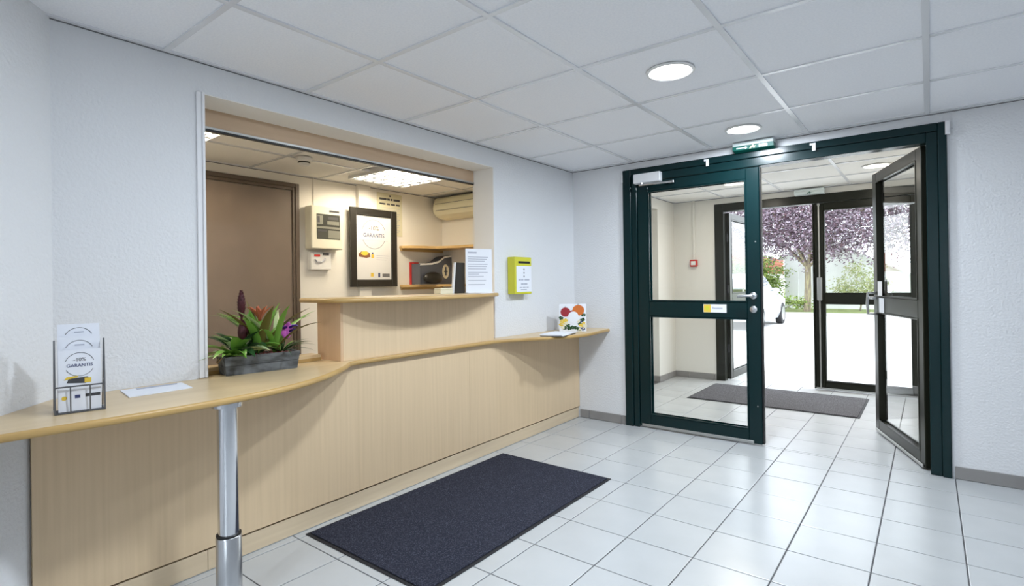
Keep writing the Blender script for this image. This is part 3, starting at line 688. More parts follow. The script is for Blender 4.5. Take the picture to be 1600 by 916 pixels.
tag(MB().box(OX+.004, OX+.016, -.262, -.13, sz, sz+.255, .002).build('red_folder', 'red_plastic'), 'thin red folder behind the dark display box', 'folder')
k = MB(); k.sphere((OX+.235, -.11, sz+.072), .05, .15, .068, 14, 8); tag(k.build('leather_pouch', 'frame_black', None, 60), 'crumpled black pouch on grey papers on the lower shelf', 'pouch')
tag(MB().box(OX+.175, OX+.26, -.33, -.03, sz+.0005, sz+.0035).build('paper_stack', 'alu'), 'thin grey papers under the black pouch on the lower shelf', 'papers')
# air conditioner on the end wall
t = thing('air_conditioner', (-1.3, YO, 2.04), 'cream split air conditioner at ceiling height in office corner', 'air conditioner')
prof = [(YO-.001, 2.03), (YO-.001, 2.275), (.10, 2.275), (.065, 2.25), (.045, 2.20), (.050, 2.13), (.09, 2.07), (.16, 2.035)]
MB().prism_ax(prof[::-1], -1.93, -.62, 0).build('casing', 'ac_cream', t)
k = MB(); k.sphere((-1.93, .16, 2.155), .075, .105, .115, 14, 10); k.build('end_cap', 'ac_cream', t, 60)
MB().box(-1.90, -.64, .040, .052, 2.195, 2.199).build('groove', 'panel_module', t); MB().box(-1.90, -.64, .048, .075, 2.118, 2.122).build('groove', 'panel_module', t)
MB().tube([(-1.20, .10, 2.055), (-1.20, .085, 2.02), (-1.05, .085, 2.015)], .008, 8).build('outlet_flap', 'dark_print', t)
# smoke detector
t = thing('smoke_detector', (-1.33, -1.955, H), 'small round white smoke detector on the office ceiling', 'detector')
MB().lathe((-1.33, -1.955, H), [(.062, -.001), (.062, -.022), (.056, -.028)], 24).build('base', 'white_plastic', t, 40)
MB().lathe((-1.33, -1.955, H), [(.046, -.028), (.046, -.052), (.034, -.066), (.005, -.068)], 24).build('sensor_head', 'white_plastic', t, 40)
MB().lathe((-1.33, -1.955, H), [(.0465, -.036), (.0472, -.038), (.0472, -.047), (.0465, -.049)], 24).build('vent_slot', 'panel_window', t, 40)

# things on the raised counter
t = thing('paper_stand', (-.02, -1.31, RZ), 'white printed sheet in upright clear stand on raised counter', 'sign')
R = Vector((.30, .954, 0)).normalized(); o0 = Vector((-.03, -1.315, RZ+.001))
sh = MB().rect(o0, R, EZ, -.115, .115, .0, .33, .003).build('sheet', 'paper_white', t)
k = MB(); N = R.cross(EZ)
for q, (a, z) in enumerate(((-.02, .295), (.08, .265), (.07, .25), (.05, .235), (.075, .212), (.07, .195), (.06, .178), (.075, .150), (.0, .138), (.04, .12), (.06, .09), (.05, .06))): k.rect(o0+N*.003, R, EZ, -.095, a, z, z+(.012 if q == 0 else .005))
k.build('printed_line', 'pale_print', sh)
MB().rect(o0-N*.05, R, EZ, -.115, .115, .0, .003, .09).build('foot', 'white_plastic', t)
t = thing('document_folder', (-.10, -1.5, RZ), 'black folder with white edge leaning behind the printed sheet', 'folder')
k = MB(); k.plate((-.10, -1.56, RZ+.001), EY, EZ, [(.03, 0), (.145, 0), (.145, .225), (.055, .225)], .02); k.build('cover', 'frame_black', t)
k = MB(); k.plate((-.095, -1.56, RZ+.001), EY, EZ, [(.010, 0), (.029, 0), (.054, .225), (.040, .225)], .014); k.build('pages', 'poster_paper', t)
t = thing('card_box', (-.06, -1.66, RZ), 'small cream card box on the raised counter by black folder', 'box')
MB().box(-.10, -.03, -1.715, -1.595, RZ+.0005, RZ+.030, .002).build('tray', 'cream_card', t); MB().box(-.098, -.032, -1.713, -1.597, RZ+.0305, RZ+.042, .002).build('lid', 'cream_card', t)
o = tag(MB().prism([(.05, -1.45), (.13, -1.47), (.15, -1.36), (.07, -1.34)], RZ+.0005, RZ+.003).build('loose_slip', 'paper_white'), 'white paper slip lying at the edge of the raised counter', 'paper')

# ------------------------------------------------------------------ yellow drop box
t = thing('drop_box', (0, -.88, 1.17), 'yellow wall drop box with white label and black slot', 'drop box')
y0, y1, z0, z1, xf = -1.008, -.785, 1.172, 1.468, .075
MB().box(.001, xf, y0, y1, z0, z1, .004).build('body', 'yellow_box', t)
o0 = (xf, y0, z0)
MB().rect(o0, EY, EZ, .045, .20, .245, .262, .0012).build('slot', 'black_track', t)
lb = MB().rect(o0, EY, EZ, .018, .218, .018, .225, .001).build('label_sheet', 'paper_white', t)
o1 = (xf+.001, y0+.118, z0); k = MB()
for z in (.198, .170, .142): k.plate(o1, EY, EZ, [(-.008, z), (0, z-.010), (.008, z), (0, z+.008)])
k.build('arrow_mark', 'dark_print', lb)
k = MB()
for a, c, z, hh in ((-.075, -.045, .108, .012), (-.04, -.01, .108, .012), (.005, .07, .108, .012), (-.04, -.005, .075, .012), (.0, .042, .075, .012), (-.06, -.03, .05, .006), (-.02, .02, .05, .006), (.03, .06, .05, .006), (-.045, .035, .032, .006)): k.rect(o1, EY, EZ, a, c, z, z+hh)
k.build('printed_line', 'pale_print', lb)

# ------------------------------------------------------------------ leaflet rack with leaflets
dv = Vector((.022, .125, 0)).normalized(); nv = Vector((dv.y, -dv.x, 0)); c0 = Vector((.375, -3.805, ZC)); hw = .066; dp = .085
t = thing('leaflet_rack', c0, 'black wire leaflet rack standing on near end of countertop', 'rack')
def P(a, d, z): return c0+dv*a+nv*d+EZ*z
k = MB()
for s in (-1, 1):
    k = MB(); k.tube([P(s*hw, 0, .003), P(s*hw, -.01, .12), P(s*hw, -.028, .245)], .0028, 6); k.tube([P(s*hw, -.028, .245), P(s*hw, -dp, .003)], .0028, 6); k.tube([P(s*hw, 0, .003), P(s*hw, -dp, .003)], .0028, 6)
    k.tube([P(s*hw, -.008, .10), P(s*hw, -.055, .10)], .002, 6); k.tube([P(s*hw, -.017, .165), P(s*hw, -.045, .165)], .002, 6); k.build('side_frame', 'wire', t, 50)
for a in (-.026, .026): MB().tube([P(a, .001, .003), P(a, 0, .09)], .0022, 6).build('front_wire', 'wire', t, 50)
MB().tube([P(-hw, -.002, .09), P(hw, -.002, .09)], .0025, 6).build('front_rail', 'wire', t, 50)
MB().tube([P(-hw, 0, .003), P(hw, 0, .003)], .0025, 6).build('bottom_rail', 'wire', t, 50)
for q in range(3): MB().tube([P(-hw, -.022-.022*q, .003), P(hw, -.022-.022*q, .003)], .002, 6).build('floor_wire', 'wire', t, 50)
for q in range(3):
    d0 = -.012-.016*q; z0 = .006+.006*q; hh = .205+.037*q; lean = Vector((0, 0, 1))*1.0-nv*.07; lean.normalize()
    o0 = P(0, d0, z0)
    lf = tag(MB().rect(o0, dv, lean, -.057, .057, 0, hh, .0035).build('leaflet', 'paper_white'), ('front leaflet in the wire rack with full round logo', 'middle leaflet in the wire rack, only its logo arc showing', 'rear leaflet in the wire rack, rising highest')[q], 'leaflet', 'leaflets in the rack')
    N2 = dv.cross(lean); o1 = o0+N2*.0035
    if q == 0:
        ring_logo(o1, dv, lean, 0, .155, .040, lf, 1)
        MB().plate(o1, dv, lean, [(-.035, .095), (.015, .09), (.03, .10), (.02, .112), (-.03, .108)]).build('breakfast_picture', 'dark_print', lf)
        k = MB(); k.plate(o1, dv, lean, [(-.042, .105), (-.005, .112), (-.005, .117), (-.035, .115)], .0012); k.rect(o1, dv, lean, .012, .03, .092, .108, .0012); k.disc(o1, dv, lean, -.042, .045, .007); k.build('breakfast_picture', 'yellow_print', lf)
        MB().rect(o1, dv, lean, -.014, .0, .042, .053).build('logo_block', 'blue_print', lf); MB().rect(o1, dv, lean, .014, .054, .044, .054).build('logo_block', 'dark_print', lf)
    else:
        k = MB(); k.arc(o1, dv, lean, 0, hh-.052, .040, .0016, 25, 155); k.build('logo_ring', 'dark_print', lf); MB().rect(o1, dv, lean, -.012, .014, hh-.030, hh-.026).build('printed_word', 'pale_print', lf)
# flat brochure
t = thing('brochure', (.12, -3.5, ZC), 'folded white brochure lying flat by the near hatch jamb', 'brochure')
MB().prism([(.045, -3.60), (.235, -3.625), (.225, -3.40), (.06, -3.38)], ZC+.0005, ZC+.004).build('cover', 'paper_white', t)
MB().prism([(.055, -3.55), (.09, -3.555), (.095, -3.41), (.065, -3.40)], ZC+.0042, ZC+.0047).build('printed_band', 'pale_print', t)

# ------------------------------------------------------------------ planter with bromeliads
t = thing('flower_trough', (.02, -3.01, ZC), 'grey weathered wooden trough of bromeliads on the counter', 'planter')
q0 = Vector((.015, -3.012, ZC+.0008)); ld = Vector((.045, .33, 0)).normalized(); wd = Vector((ld.y, -ld.x, 0))
def Q(a, w, z): return q0+ld*a+wd*w+EZ*z
def trough_side(sgn, along):
    k = MB(); L, Wd, hh, th, fl = .166, .052, .088, .009, .011
    for (z0, z1) in ((0, hh*.49), (hh*.51, hh)):
        f0, f1 = fl*z0/hh, fl*z1/hh
        if along: vs = [Q(a, sgn*(Wd+g-d), z) for (z, g) in ((z0, f0), (z1, f1)) for (a, d) in ((-L-g, 0), (L+g, 0), (L+g, th), (-L-g, th))]
        else: vs = [Q(sgn*(L+g-d), w, z) for (z, g) in ((z0, f0), (z1, f1)) for (w, d) in ((-Wd+th, 0), (Wd-th, 0), (Wd-th, th), (-Wd+th, th))]
        fs = [(0,1,2,3),(4,7,6,5),(0,4,5,1),(1,5,6,2),(2,6,7,3),(3,7,4,0)]
        if (sgn > 0) == along: fs = [tuple(reversed(x)) for x in fs]
        k.add(vs, fs)
    return k
for sg in (1, -1):
    trough_side(sg, True).build('long_board', 'trough_wood', t); trough_side(sg, False).build('end_board', 'trough_wood', t)
k = MB(); vs = [Q(a, w, .072) for a, w in ((-.165, -.05), (-.165, .05), (.165, .05), (.165, -.05))]; vs += [v+EZ*.006 for v in vs]; k.add(vs, [(0,1,2,3),(7,6,5,4),(0,4,5,1),(1,5,6,2),(2,6,7,3),(3,7,4,0)]); k.build('soil', 'soil', t)
for sg in (1, -1): MB().tube([Q(sg*.176, -.02, .082), Q(sg*.19, -.012, .062), Q(sg*.192, .012, .060), Q(sg*.177, .022, .082)], .003, 6).build('rope_handle', 'rope', t, 50)
rr = random.Random(3); k = MB()
for i in range(120):
    p = Q(rr.uniform(-.03, .15), rr.uniform(-.043, .047), .081+rr.uniform(0, .006)); s = rr.uniform(.004, .008)
    k.add([p+Vector((s,0,0)), p+Vector((-s*.6,s,0)), p+Vector((-s*.6,-s,0)), p+EZ*s], [(0,1,3),(1,2,3),(2,0,3)])
tag(k.build('red_gravel', 'gravel_red', t), kind='stuff')
def strap(k, base, az, length, width, rise, droop, fold=.25, n=9):
    d = Vector((math.cos(az), math.sin(az), 0)); sd = Vector((-d.y, d.x, 0)); p = Vector(base); vs = []; fs = []; el = rise
    for i in range(n+1):
        s = i/n; w = width*(.55+.9*s*(1-s)*2.0)*(1-s**4) if i < n else .0006
        nrm = d*(-math.sin(el))+EZ*math.cos(el)
        vs += [p-sd*w/2+nrm*w*fold, p, p+sd*w/2+nrm*w*fold]
        p = p+(d*math.cos(el)+EZ*math.sin(el))*(length/n); el -= droop/n
    for i in range(n):
        for j in (0, 1): fs.append((i*3+j, i*3+j+1, (i+1)*3+j+1, (i+1)*3+j))
    k.add([(max(v[0], -.19), v[1], max(v[2], ZC+.006)) for v in vs], fs)
def rosette(a, w, spec, m, nm, seed, z=.078):
    r = random.Random(seed)
    for (num, L, Wd, rise, droop) in spec:
        for i in range(num):
            k = MB(); az = 2*PI*i/num+r.uniform(-.3, .3)
            strap(k, Q(a, w, z)+Vector((math.cos(az), math.sin(az), 0))*.004, az, L*r.uniform(.85, 1.12), Wd*r.uniform(.85, 1.1), rise+r.uniform(-.12, .12), droop*r.uniform(.8, 1.2))
            k.build(nm, m if isinstance(m, str) else r.choice(m), t, 60)
rosette(-.105, 0, [(12, .20, .050, .62, 1.2), (9, .19, .052, 1.05, .95)], ['leaf_green', 'leaf_green', 'leaf_green', 'leaf_pale', 'leaf_dark'], 'leaf', 11)
rosette(-.135, .01, [(7, .165, .030, .40, .7)], ['leaf_pale', 'leaf_green'], 'leaf', 12)
rosette(-.06, .02, [(7, .19, .040, 1.0, 1.3)], ['leaf_green', 'leaf_green', 'leaf_dark'], 'leaf', 17)
rosette(.005, -.005, [(9, .31, .046, 1.12, .75), (7, .265, .046, 1.34, .35)], ['leaf_green', 'leaf_bronze', 'leaf_green', 'leaf_green'], 'leaf', 13)
rosette(.075, 0, [(9, .36, .032, 1.02, .90)], ['leaf_green', 'leaf_pale', 'leaf_green', 'leaf_bronze'], 'leaf', 14)
rosette(.105, .012, [(18, .14, .014, .80, 1.0), (12, .19, .009, .55, .9)], ['leaf_dark', 'leaf_dark', 'leaf_green'], 'narrow_leaf', 15)
rosette(-.02, .02, [(12, .12, .036, .9, 1.0)], ['leaf_dark', 'leaf_green'], 'leaf', 16)
def spike(a, w, z0, h, r, m):       # a cone of overlapping scaly bracts
    c = Q(a, w, z0)
    MB().tube([Q(a, w, .075), c+EZ*.01], .006, 6).build('flower_stem', 'leaf_maroon', t, 50)
    k = MB(); k.sphere(c+EZ*h*.5, r*.7, r*.7, h*.5, 10, 8); rows = 9
    for i in range(rows):
        s_ = i/(rows-1); rad = r*.75*math.sin(PI*(.12+.80*s_))
        for j in range(6):
            az = 2*PI*j/6+i*.52; strap(k, c+EZ*(h*s_*.85)+Vector((math.cos(az), math.sin(az), 0))*rad*.7, az, h*.22, r*.8, 1.1+.25*s_, -.2, .25, 4)
    k.build('flower_spike', m, t, 60)
spike(-.078, -.01, .268, .125, .025, 'leaf_maroon')
spike(-.083, .02, .150, .10, .032, 'leaf_maroon')
for i in range(9):
    k = MB(); az = 2*PI*i/9; strap(k, Q(.005, -.005, .245), az, .10, .024, 1.05, .45, .3, 6); k.build('coral_bract', 'leaf_coral', t, 60)
# violet paddle flower
c = Q(.122, .03, .195); k = MB()
for i in range(9):
    s = i/8; hh = .028*math.sin(PI*(.12+.8*s))+.006
    for sg in (-1, 1): k.sphere(c+ld*(sg*.013*math.sin(PI*(.15+.7*s)))+EZ*(-.032+.066*s), .008, .006+.014*math.sin(PI*(.15+.7*s)), .013, 8, 5)
k.build('pink_paddle', 'bract_pink', t, 60)
for sg, zz in ((-1, .005), (1, .008), (1, -.012)):
    k = MB(); 
    for j in range(3): strap(k, c+wd*.008+ld*(sg*.014)+EZ*zz, math.atan2(ld.y*sg, ld.x*sg)+(j-1)*.8, .046, .044, .5, .6, .2, 4)
    k.build('violet_petal', 'petal_violet', t, 60)
MB().tube([Q(.105, .012, .08), Q(.12, .028, .17)], .003, 6).build('flower_stem', 'leaf_dark', t, 50)

# ------------------------------------------------------------------ things on the far end of the countertop
MAGL = ('black-edged magazine at the bottom of the pile before the festive card', 'pale magazine in the middle of the pile before the festive card', 'pale magazine on top of the pile before the festive card')
for i, (m_, dz, da) in enumerate((('frame_black', .0005, 0), ('paper_white', .0055, .03), ('paper_white', .0105, -.04))):
    c, s = math.cos(da+.2), math.sin(da+.2); pts = [(.285+c*x-s*y, -.72+s*x+c*y) for x, y in ((-.095, -.15), (.095, -.15), (.095, .15), (-.095, .15))]
    tag(MB().prism(pts, ZC+dz, ZC+dz+.0048).build('magazine', m_), MAGL[i], 'magazine', 'magazines on the counter end')
t = thing('festive_card', (.28, -.40, ZC), 'square festive card of baubles and greenery on the counter end', 'card')
R = Vector((.82, .57, 0)).normalized(); N = R.cross(EZ); o0 = Vector((.225, -.40, ZC+.001))
MB().rect(o0, R, EZ, -.115, .115, 0, .235, .002).build('front_sheet', 'paper_white', t)
k = MB(); k.plate(o0-R*.115-N*.003, (R*.8-N*.6), EZ, [(0, 0), (.16, 0), (.16, .235), (0, .235)], .002); k.build('rear_sheet', 'paper_white', t)
o1 = o0+N*.002
mat('bauble_red', (.33, .02, .03), .3); mat('bauble_orange', (.62, .16, .03), .3)
k = MB(); k.disc(o1, R, EZ, -.062, .165, .042, .040, .002); k.disc(o1, R, EZ, .0, .150, .035, .03, .001); k.build('red_bauble', 'bauble_red', t)
k = MB(); k.disc(o1, R, EZ, .048, .180, .050, .046, .0025); k.build('orange_bauble', 'bauble_orange', t)
k = MB(); k.disc(o1, R, EZ, .005, .120, .046, .050, .0032); k.build('white_bauble', 'paper_white', t)
k = MB(); k.rect(o1, R, EZ, -.068, -.056, .203, .216, .002); k.rect(o1, R, EZ, .04, .052, .224, .236, .002); k.build('bauble_cap', 'brushed_steel', t)
for m_, spots, seed in (('leaf_dark', [(0, .035), (-.03, .025), (.03, .03), (.06, .06), (.085, .10), (.09, .14), (-.10, .115), (-.07, .03), (.05, .02), (-.04, .05)], 1), ('yellow_print', [(-.09, .09), (-.075, .075), (-.06, .095), (-.10, .06), (.09, .065), (.07, .05)], 2), ('cream_card', [(-.07, .05), (-.085, .035), (.075, .03), (.06, .012), (-.055, .07), (.10, .045), (-.09, .075), (.055, .085)], 3), ('blue_print', [(.07, .09), (.085, .022)], 4)):
    r = random.Random(seed); k = MB()
    for a, z in spots:
        for j in range(5):
            q = 2*PI*j/5+r.random(); k.disc(o1, R, EZ, a+.011*math.cos(q), z+.009*math.sin(q), .010, .008, .0012+.0008*r.random(), 7)
    k.build('printed_greenery' if seed == 1 else 'printed_flower', m_, t)

# ------------------------------------------------------------------ mats
def doormat(name, x0, x1, y0, y1, pile, label, group):
    t = thing(name, ((x0+x1)/2, (y0+y1)/2, 0), label, 'mat', group)
    MB().box(x0, x1, y0, y1, .0004, .004, .002).build('rubber_border', 'mat_edge', t)
    MB().box(x0+.018, x1-.018, y0+.018, y1-.018, .0041, .010, .003).build('pile', pile, t)
doormat('floor_mat', .135, 1.025, -2.85, -1.262, 'mat_pile', 'dark blue-grey flecked mat in front of the counter', 'floor mats')
doormat('floor_mat', .56, 2.13, 1.36, 2.34, 'grey_mat_pile', 'grey ribbed entrance mat inside the vestibule', 'floor mats')

# ------------------------------------------------------------------ exit signs, alarm point
def exit_sign(x, y, z, label, w, hh, dp, lit):
    t = thing('exit_sign', (x, y, z), label, 'exit sign', 'exit signs')
    MB().box(x-w/2, x+w/2, y-dp, y-.001, z, z+hh*.56, .004).build('housing', 'sign_white', t)
    prof = [(y-.001, z-hh*.75), (y-dp*.93, z-hh*.62), (y-dp, z-.001), (y-.001, z-.001)]
    vs = [(xx, p, q) for xx in (x-w/2, x+w/2) for p, q in prof]; d = MB()
    d.add(vs, [(0,1,2,3),(7,6,5,4),(0,4,5,1),(1,5,6,2),(2,6,7,3),(3,7,4,0)]); d.build('green_diffuser', 'sign_green' if lit else 'sign_white', t)
    # running figure, arrow and door on the sloping face and front
    o0 = Vector((x, y-dp-.0006, z-hh*.62)); U = EZ; k = MB()
    h = hh*.58
    k.rect(o0, EX, U, -w*.40, -w*.18, h*.35, h*.6, .001); k.plate(o0, EX, U, [(-w*.18, h*.1), (-w*.12, h*.47), (-w*.18, h*.85)][::1], .001); k.rect(o0, EX, U, w*.16, w*.36, h*.15, h*.85, .001); k.build('arrow_and_door', 'sign_white', t)
    k = MB(); k.disc(o0, EX, U, w*.015, h*.82, h*.16, t=.0015, seg=10); k.plate(o0, EX, U, [(-w*.05, h*.05), (-w*.01, h*.35), (w*.04, h*.1), (w*.06, h*.2), (w*.03, h*.6), (w*.08, h*.5), (w*.085, h*.62), (w*.02, h*.72), (-w*.05, h*.62), (-w*.045, h*.5), (-w*.01, h*.55), (-w*.08, h*.12)][::-1], .0015); k.build('running_figure', 'sign_lit' if lit else 'sign_green', t)
exit_sign(1.615, -.0205, 2.268, 'green lit exit sign over the lobby double door', .285, .05, .075, True)
exit_sign(1.575, VY-.016, 2.258, 'pale exit sign over the outer vestibule door', .30, .05, .07, False)
t = thing('fire_alarm_point', (.236, VY, 1.44), 'small red fire alarm point on the vestibule wall', 'alarm point')
MB().box(.19, .282, VY-.045, VY-.001, 1.445, 1.535, .006).build('box', 'red_plastic', t); MB().box(.206, .266, VY-.048, VY-.0455, 1.465, 1.515, .002).build('break_glass', 'white_plastic', t)
tag(MB().box(.222, .254, VY-.016, VY-.001, 1.537, H-.001, .002).build('cable_conduit', 'vestibule_wall'), 'cream cable conduit above the red fire alarm point', 'conduit')

# ------------------------------------------------------------------ outdoors
GZ = -.02
b = MB(); b.box(-40, 40, VY+.15, 17.2, GZ-.2, GZ); struct('ground_forecourt', b, 'concrete', 'pale concrete forecourt outside the doors')
b = MB(); b.box(-40, -3.0, -30, VY+.15, GZ-.2, GZ); b.box(6.2, 40, -30, VY+.15, GZ-.2, GZ); b.box(3.0, 6.2, .18, VY+.15, GZ-.2, GZ); b.box(-3.0, -.65, .40, VY+.15, GZ-.2, GZ); b.box(-3, 6.2, -30, -8.2, GZ-.2, GZ); struct('ground_surround', b, 'concrete', 'pale concrete ground around the building')
b = MB(); b.box(-40, 40, 17.2, 17.4, GZ-.2, GZ+.10, .01); struct('trim_kerb', b, 'kerb_stone', 'grey kerb along the lawn')
b = MB(); b.box(-40, 40, 17.4, 80, GZ-.2, GZ+.08); struct('ground_lawn', b, 'lawn', 'yellow-green lawn strip beyond the forecourt')
# white gabled house
t = thing('gabled_house', (0, 23, 0), 'white rendered gabled house behind the purple tree', 'house')
hy = 20.9
MB().prism_ax([(-2.25, 0), (2.9, 0), (2.9, .95), (-.95, 2.95), (-2.25, 2.25)], hy, hy+9, 1).build('wall', 'house_wall', t)
k = MB(); k.prism_ax([(-2.45, 2.15), (-.95, 2.96), (3.1, .85), (3.1, .93), (-.95, 3.04), (-2.45, 2.23)], hy-.1, hy+9.1, 1); k.build('roof', 'house_wall', t)
for x in (-1.75, -1.35): MB().box(x-.03, x+.03, hy-.04, hy-.001, .3, 2.4).build('downpipe', 'house_wall', t)
t = thing('brick_house', (-9, 22, 0), 'white house with red brick base seen past the open outer leaf', 'house')
MB().box(-16, -4.25, 22, 31, 2.5, 5.2).build('wall', 'house_wall', t)
for r_ in range(5): MB().box(-16, -4.25, 21.97, 31, 1.62+.175*r_, 1.62+.175*r_+.165, .01).build('brick_course', 'brick_red', t)
MB().box(-16, -4.27, 22.0, 31, 0, 1.62).build('base_wall', 'house_wall', t)
MB().box(-16.3, -4.0, 21.6, 31.3, 5.2, 5.4).build('roof', 'roof_grey', t)
# tree
def branch_tree(name, base, label, cat, trunk_h, crown_c, crown_r, nleaf, leaf, lm, seed, r0=.13, nb=7, group=None, part='foliage', low=-.75):
    r = random.Random(seed); t = thing(name, base, label, cat, group); B = Vector(base)
    k = MB(); fork = B+EZ*trunk_h+Vector((.05, 0, 0)); k.tube([B-EZ*.1, B+EZ*trunk_h*.5+Vector((.04, .02, 0)), fork], [r0*1.15, r0*.95, r0*.85], 10)
    k.build('trunk', 'bark', t, 60); ends = []
    for i in range(nb):
        az = 2*PI*i/nb+r.uniform(-.3, .3); rad = r.uniform(.45, .85); zz = r.uniform(-.35, .75)
        e = Vector(crown_c)+Vector((math.cos(az)*crown_r[0]*rad, math.sin(az)*crown_r[1]*rad, crown_r[2]*zz)); mid = fork.lerp(e, .45)+EZ*r.uniform(.0, .35)*crown_r[2]*.4
        b_ = MB(); b_.tube([fork-EZ*.1, mid, e], [r0*.55, r0*.32, r0*.08], 7)
        for s in range(4):
            f0 = mid.lerp(e, r.uniform(0, .9)); d = Vector((r.uniform(-1, 1), r.uniform(-1, 1), r.uniform(-.2, 1)))*crown_r[0]*.28; b_.tube([f0, f0+d*.6, f0+d], [r0*.18, r0*.12, r0*.03], 5); ends.append(f0+d)
        b_.build('branch', 'bark', t, 60); ends.append(e)
    k = MB(); cl = []
    for i in range(max(30, nleaf//90)):
        while True:
            p = Vector((r.uniform(-1, 1), r.uniform(-1, 1), r.uniform(low, 1)))
            if .25 < p.length < 1: break
        cl.append(Vector(crown_c)+Vector((p.x*crown_r[0], p.y*crown_r[1], p.z*crown_r[2])))
    cl += ends
    for i in range(nleaf):
        c = r.choice(cl)+Vector((r.gauss(0, .15)*crown_r[0], r.gauss(0, .15)*crown_r[1], r.gauss(0, .12)*crown_r[2]))
        a = Vector((r.gauss(0, 1), r.gauss(0, 1), r.gauss(0, .6))).normalized(); q = a.orthogonal().normalized(); s = leaf*r.uniform(.6, 1.3)
        k.add([c-a*s, c+q*s*.45, c+a*s, c-q*s*.45], [(0, 1, 2, 3)])
    tag(k.build(part, lm, t), kind='stuff'); return t
branch_tree('plum_tree', (-1.0, 18.3, GZ+.08), 'purple leaved plum tree in front of the white house', 'tree', 1.75, (.0, 18.0, 4.2), (4.0, 2.0, 2.5), 64000, .060, 'plum_leaf', 5, .115, 9)
branch_tree('garden_shrub', (.55, 19.6, GZ+.08), 'pale yellow-green shrub against the white house', 'shrub', .3, (.55, 19.6, 1.0), (1.0, .6, .95), 1800, .055, 'shrub_leaf', 8, .03, 7, low=-.6)
branch_tree('hedge_bush', (-3.4, 19.9, GZ+.08), 'tall bright green bush left of the plum trunk', 'bush', .4, (-3.2, 19.9, 1.2), (1.25, .7, 1.1), 6500, .07, 'hedge_leaf', 9, .06, 7, low=-.9)
branch_tree('low_shrub', (-1.9, 18.4, GZ+.08), 'low green shrub at the foot of the plum tree', 'shrub', .12, (-1.75, 18.3, .35), (.95, .5, .33), 900, .06, 'hedge_leaf', 10, .02, 6, low=-.8)
# bollard sign
t = thing('bollard', (1.55, 17.9, GZ+.08), 'short white post on the lawn edge', 'post')
MB().box(1.48, 1.62, 17.85, 17.95, GZ+.08, .85, .01).build('post', 'house_wall', t); MB().box(1.42, 1.68, 17.83, 17.97, .86, 1.02, .01).build('cap', 'white_paint', t)
# parked car, facing away along +y, its right side towards the door
t = thing('parked_car', (-1.6, 11.6, GZ), 'white hatchback parked on the forecourt', 'car')
cx, y0 = -1.62, 9.75
def loft(secs, name, m, sm=30):
    k = MB(); n = len(secs[0])
    for s_ in secs: k.v += s_
    for i in range(len(secs)-1):
        for j in range(n): k.f.append((i*n+j, i*n+(j+1) % n, (i+1)*n+(j+1) % n, (i+1)*n+j))
    k.f += [tuple(reversed(range(n))), tuple(range((len(secs)-1)*n, len(secs)*n))]; k.mi = [0]*len(k.f)
    return k.build(name, m, t, sm)
def sec(y, hw, z0, z1, zs, tw):
    z0 += GZ; z1 += GZ; zs += GZ
    return [(cx-hw*.92, y, z0), (cx+hw*.92, y, z0), (cx+hw, y, z0+.18), (cx+hw, y, zs), (cx+tw, y, z1), (cx-tw, y, z1), (cx-hw, y, zs), (cx-hw, y, z0+.18)]
body = [sec(y0+a, hw, z0, z1, zs, tw) for a, hw, z0, z1, zs, tw in ((0, .70, .34, .80, .72, .62), (.12, .80, .24, .98, .82, .70), (.5, .84, .20, 1.00, .86, .74), (1.4, .85, .20, .98, .86, .76), (2.6, .85, .20, .96, .85, .76), (3.3, .84, .20, .88, .80, .74), (3.8, .80, .24, .76, .70, .68), (3.98, .66, .34, .66, .60, .55))]
loft(body, 'body', 'car_white')
cab = [sec(y0+a, hw, .88, z1, .90, tw) for a, hw, z1, tw in ((.10, .70, .96, .66), (.38, .74, 1.36, .56), (.8, .76, 1.46, .57), (1.7, .77, 1.47, .58), (2.2, .77, 1.40, .57), (2.95, .75, .95, .68))]
loft(cab, 'roof', 'car_white', 50)
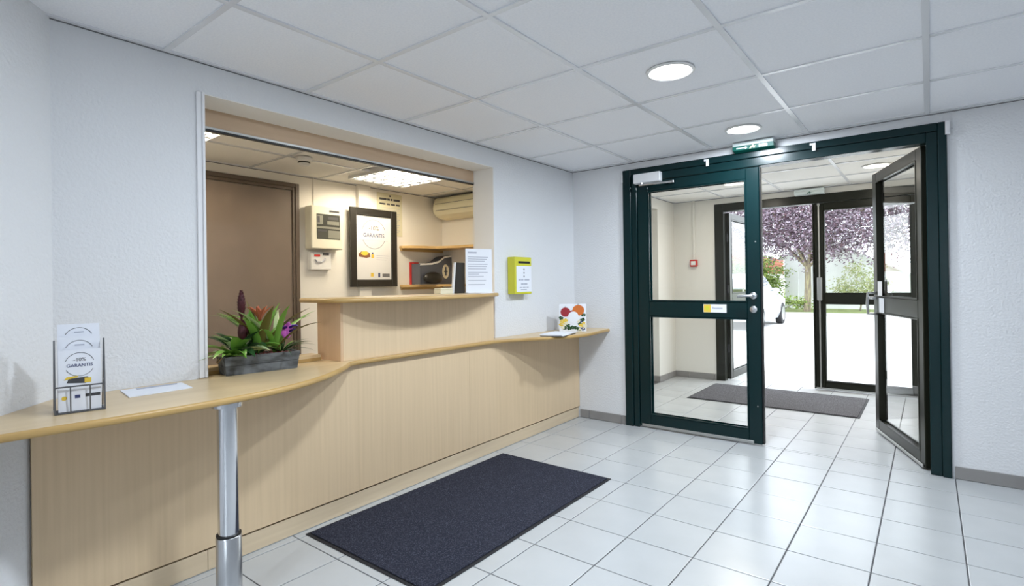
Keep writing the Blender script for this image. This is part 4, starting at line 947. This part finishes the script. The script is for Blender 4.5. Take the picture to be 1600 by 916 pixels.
for a0, a1, b0, b1 in ((.55, 1.28, .62, 1.24), (1.36, 2.42, 1.36, 2.12)):
    for sg in (1, -1):
        k = MB(); vs = []
        for yy, z, w in ((a0, .98, .775), (a1, .98, .775), (b1, 1.36, .632), (b0, 1.36, .632)): vs.append((cx+sg*w, y0+yy, z+GZ))
        vs += [(v[0]-sg*.05, v[1], v[2]) for v in vs]; k.add(vs, [(0,1,2,3),(7,6,5,4),(0,4,5,1),(1,5,6,2),(2,6,7,3),(3,7,4,0)]); k.build('side_window', 'car_glass', t)
k = MB(); k.add([(cx-.58, y0+.150, 1.04+GZ), (cx+.58, y0+.150, 1.04+GZ), (cx+.50, y0+.345, 1.32+GZ), (cx-.50, y0+.345, 1.32+GZ), (cx-.58, y0+.2, 1.02+GZ), (cx+.58, y0+.2, 1.02+GZ), (cx+.50, y0+.40, 1.30+GZ), (cx-.50, y0+.40, 1.30+GZ)], [(0,1,2,3),(7,6,5,4),(0,4,5,1),(1,5,6,2),(2,6,7,3),(3,7,4,0)]); k.build('rear_window', 'car_glass', t)
for yy in (.72, 3.22):
    for sg in (1, -1):
        wl = MB().lathe((cx+sg*.77-.09, y0+yy, .31+GZ), [(.22, 0), (.30, .01), (.31, .04), (.31, .15), (.30, .175), (.22, .18)], 28, 'x').build('wheel', 'tyre', t, 40)
        MB().lathe((cx+sg*.77+(.085 if sg > 0 else -.095), y0+yy, .31+GZ), [(.20, 0), (.20, .008), (.06, .012), (.02, .012)], 20, 'x').build('hub_cap', 'brushed_steel', wl, 40)
for sg in (1, -1):
    MB().box(cx+sg*.88-.07, cx+sg*.88+.07, y0+2.25, y0+2.36, .93+GZ, 1.05+GZ, .03).build('door_mirror', 'car_white', t)
    MB().box(cx+sg*.70-.06, cx+sg*.70+.06, y0+.06, y0+.16, .70+GZ, .92+GZ, .02).build('tail_lamp', 'lamp_red', t)
for yy in (1.32, 2.5): MB().box(cx+.848, cx+.853, y0+yy, y0+yy+.008, .30+GZ, .88+GZ).build('door_seam', 'rubber_black', t)
MB().box(cx-.70, cx+.70, y0-.03, y0+.06, .36+GZ, .56+GZ, .03).build('bumper', 'car_white', t)
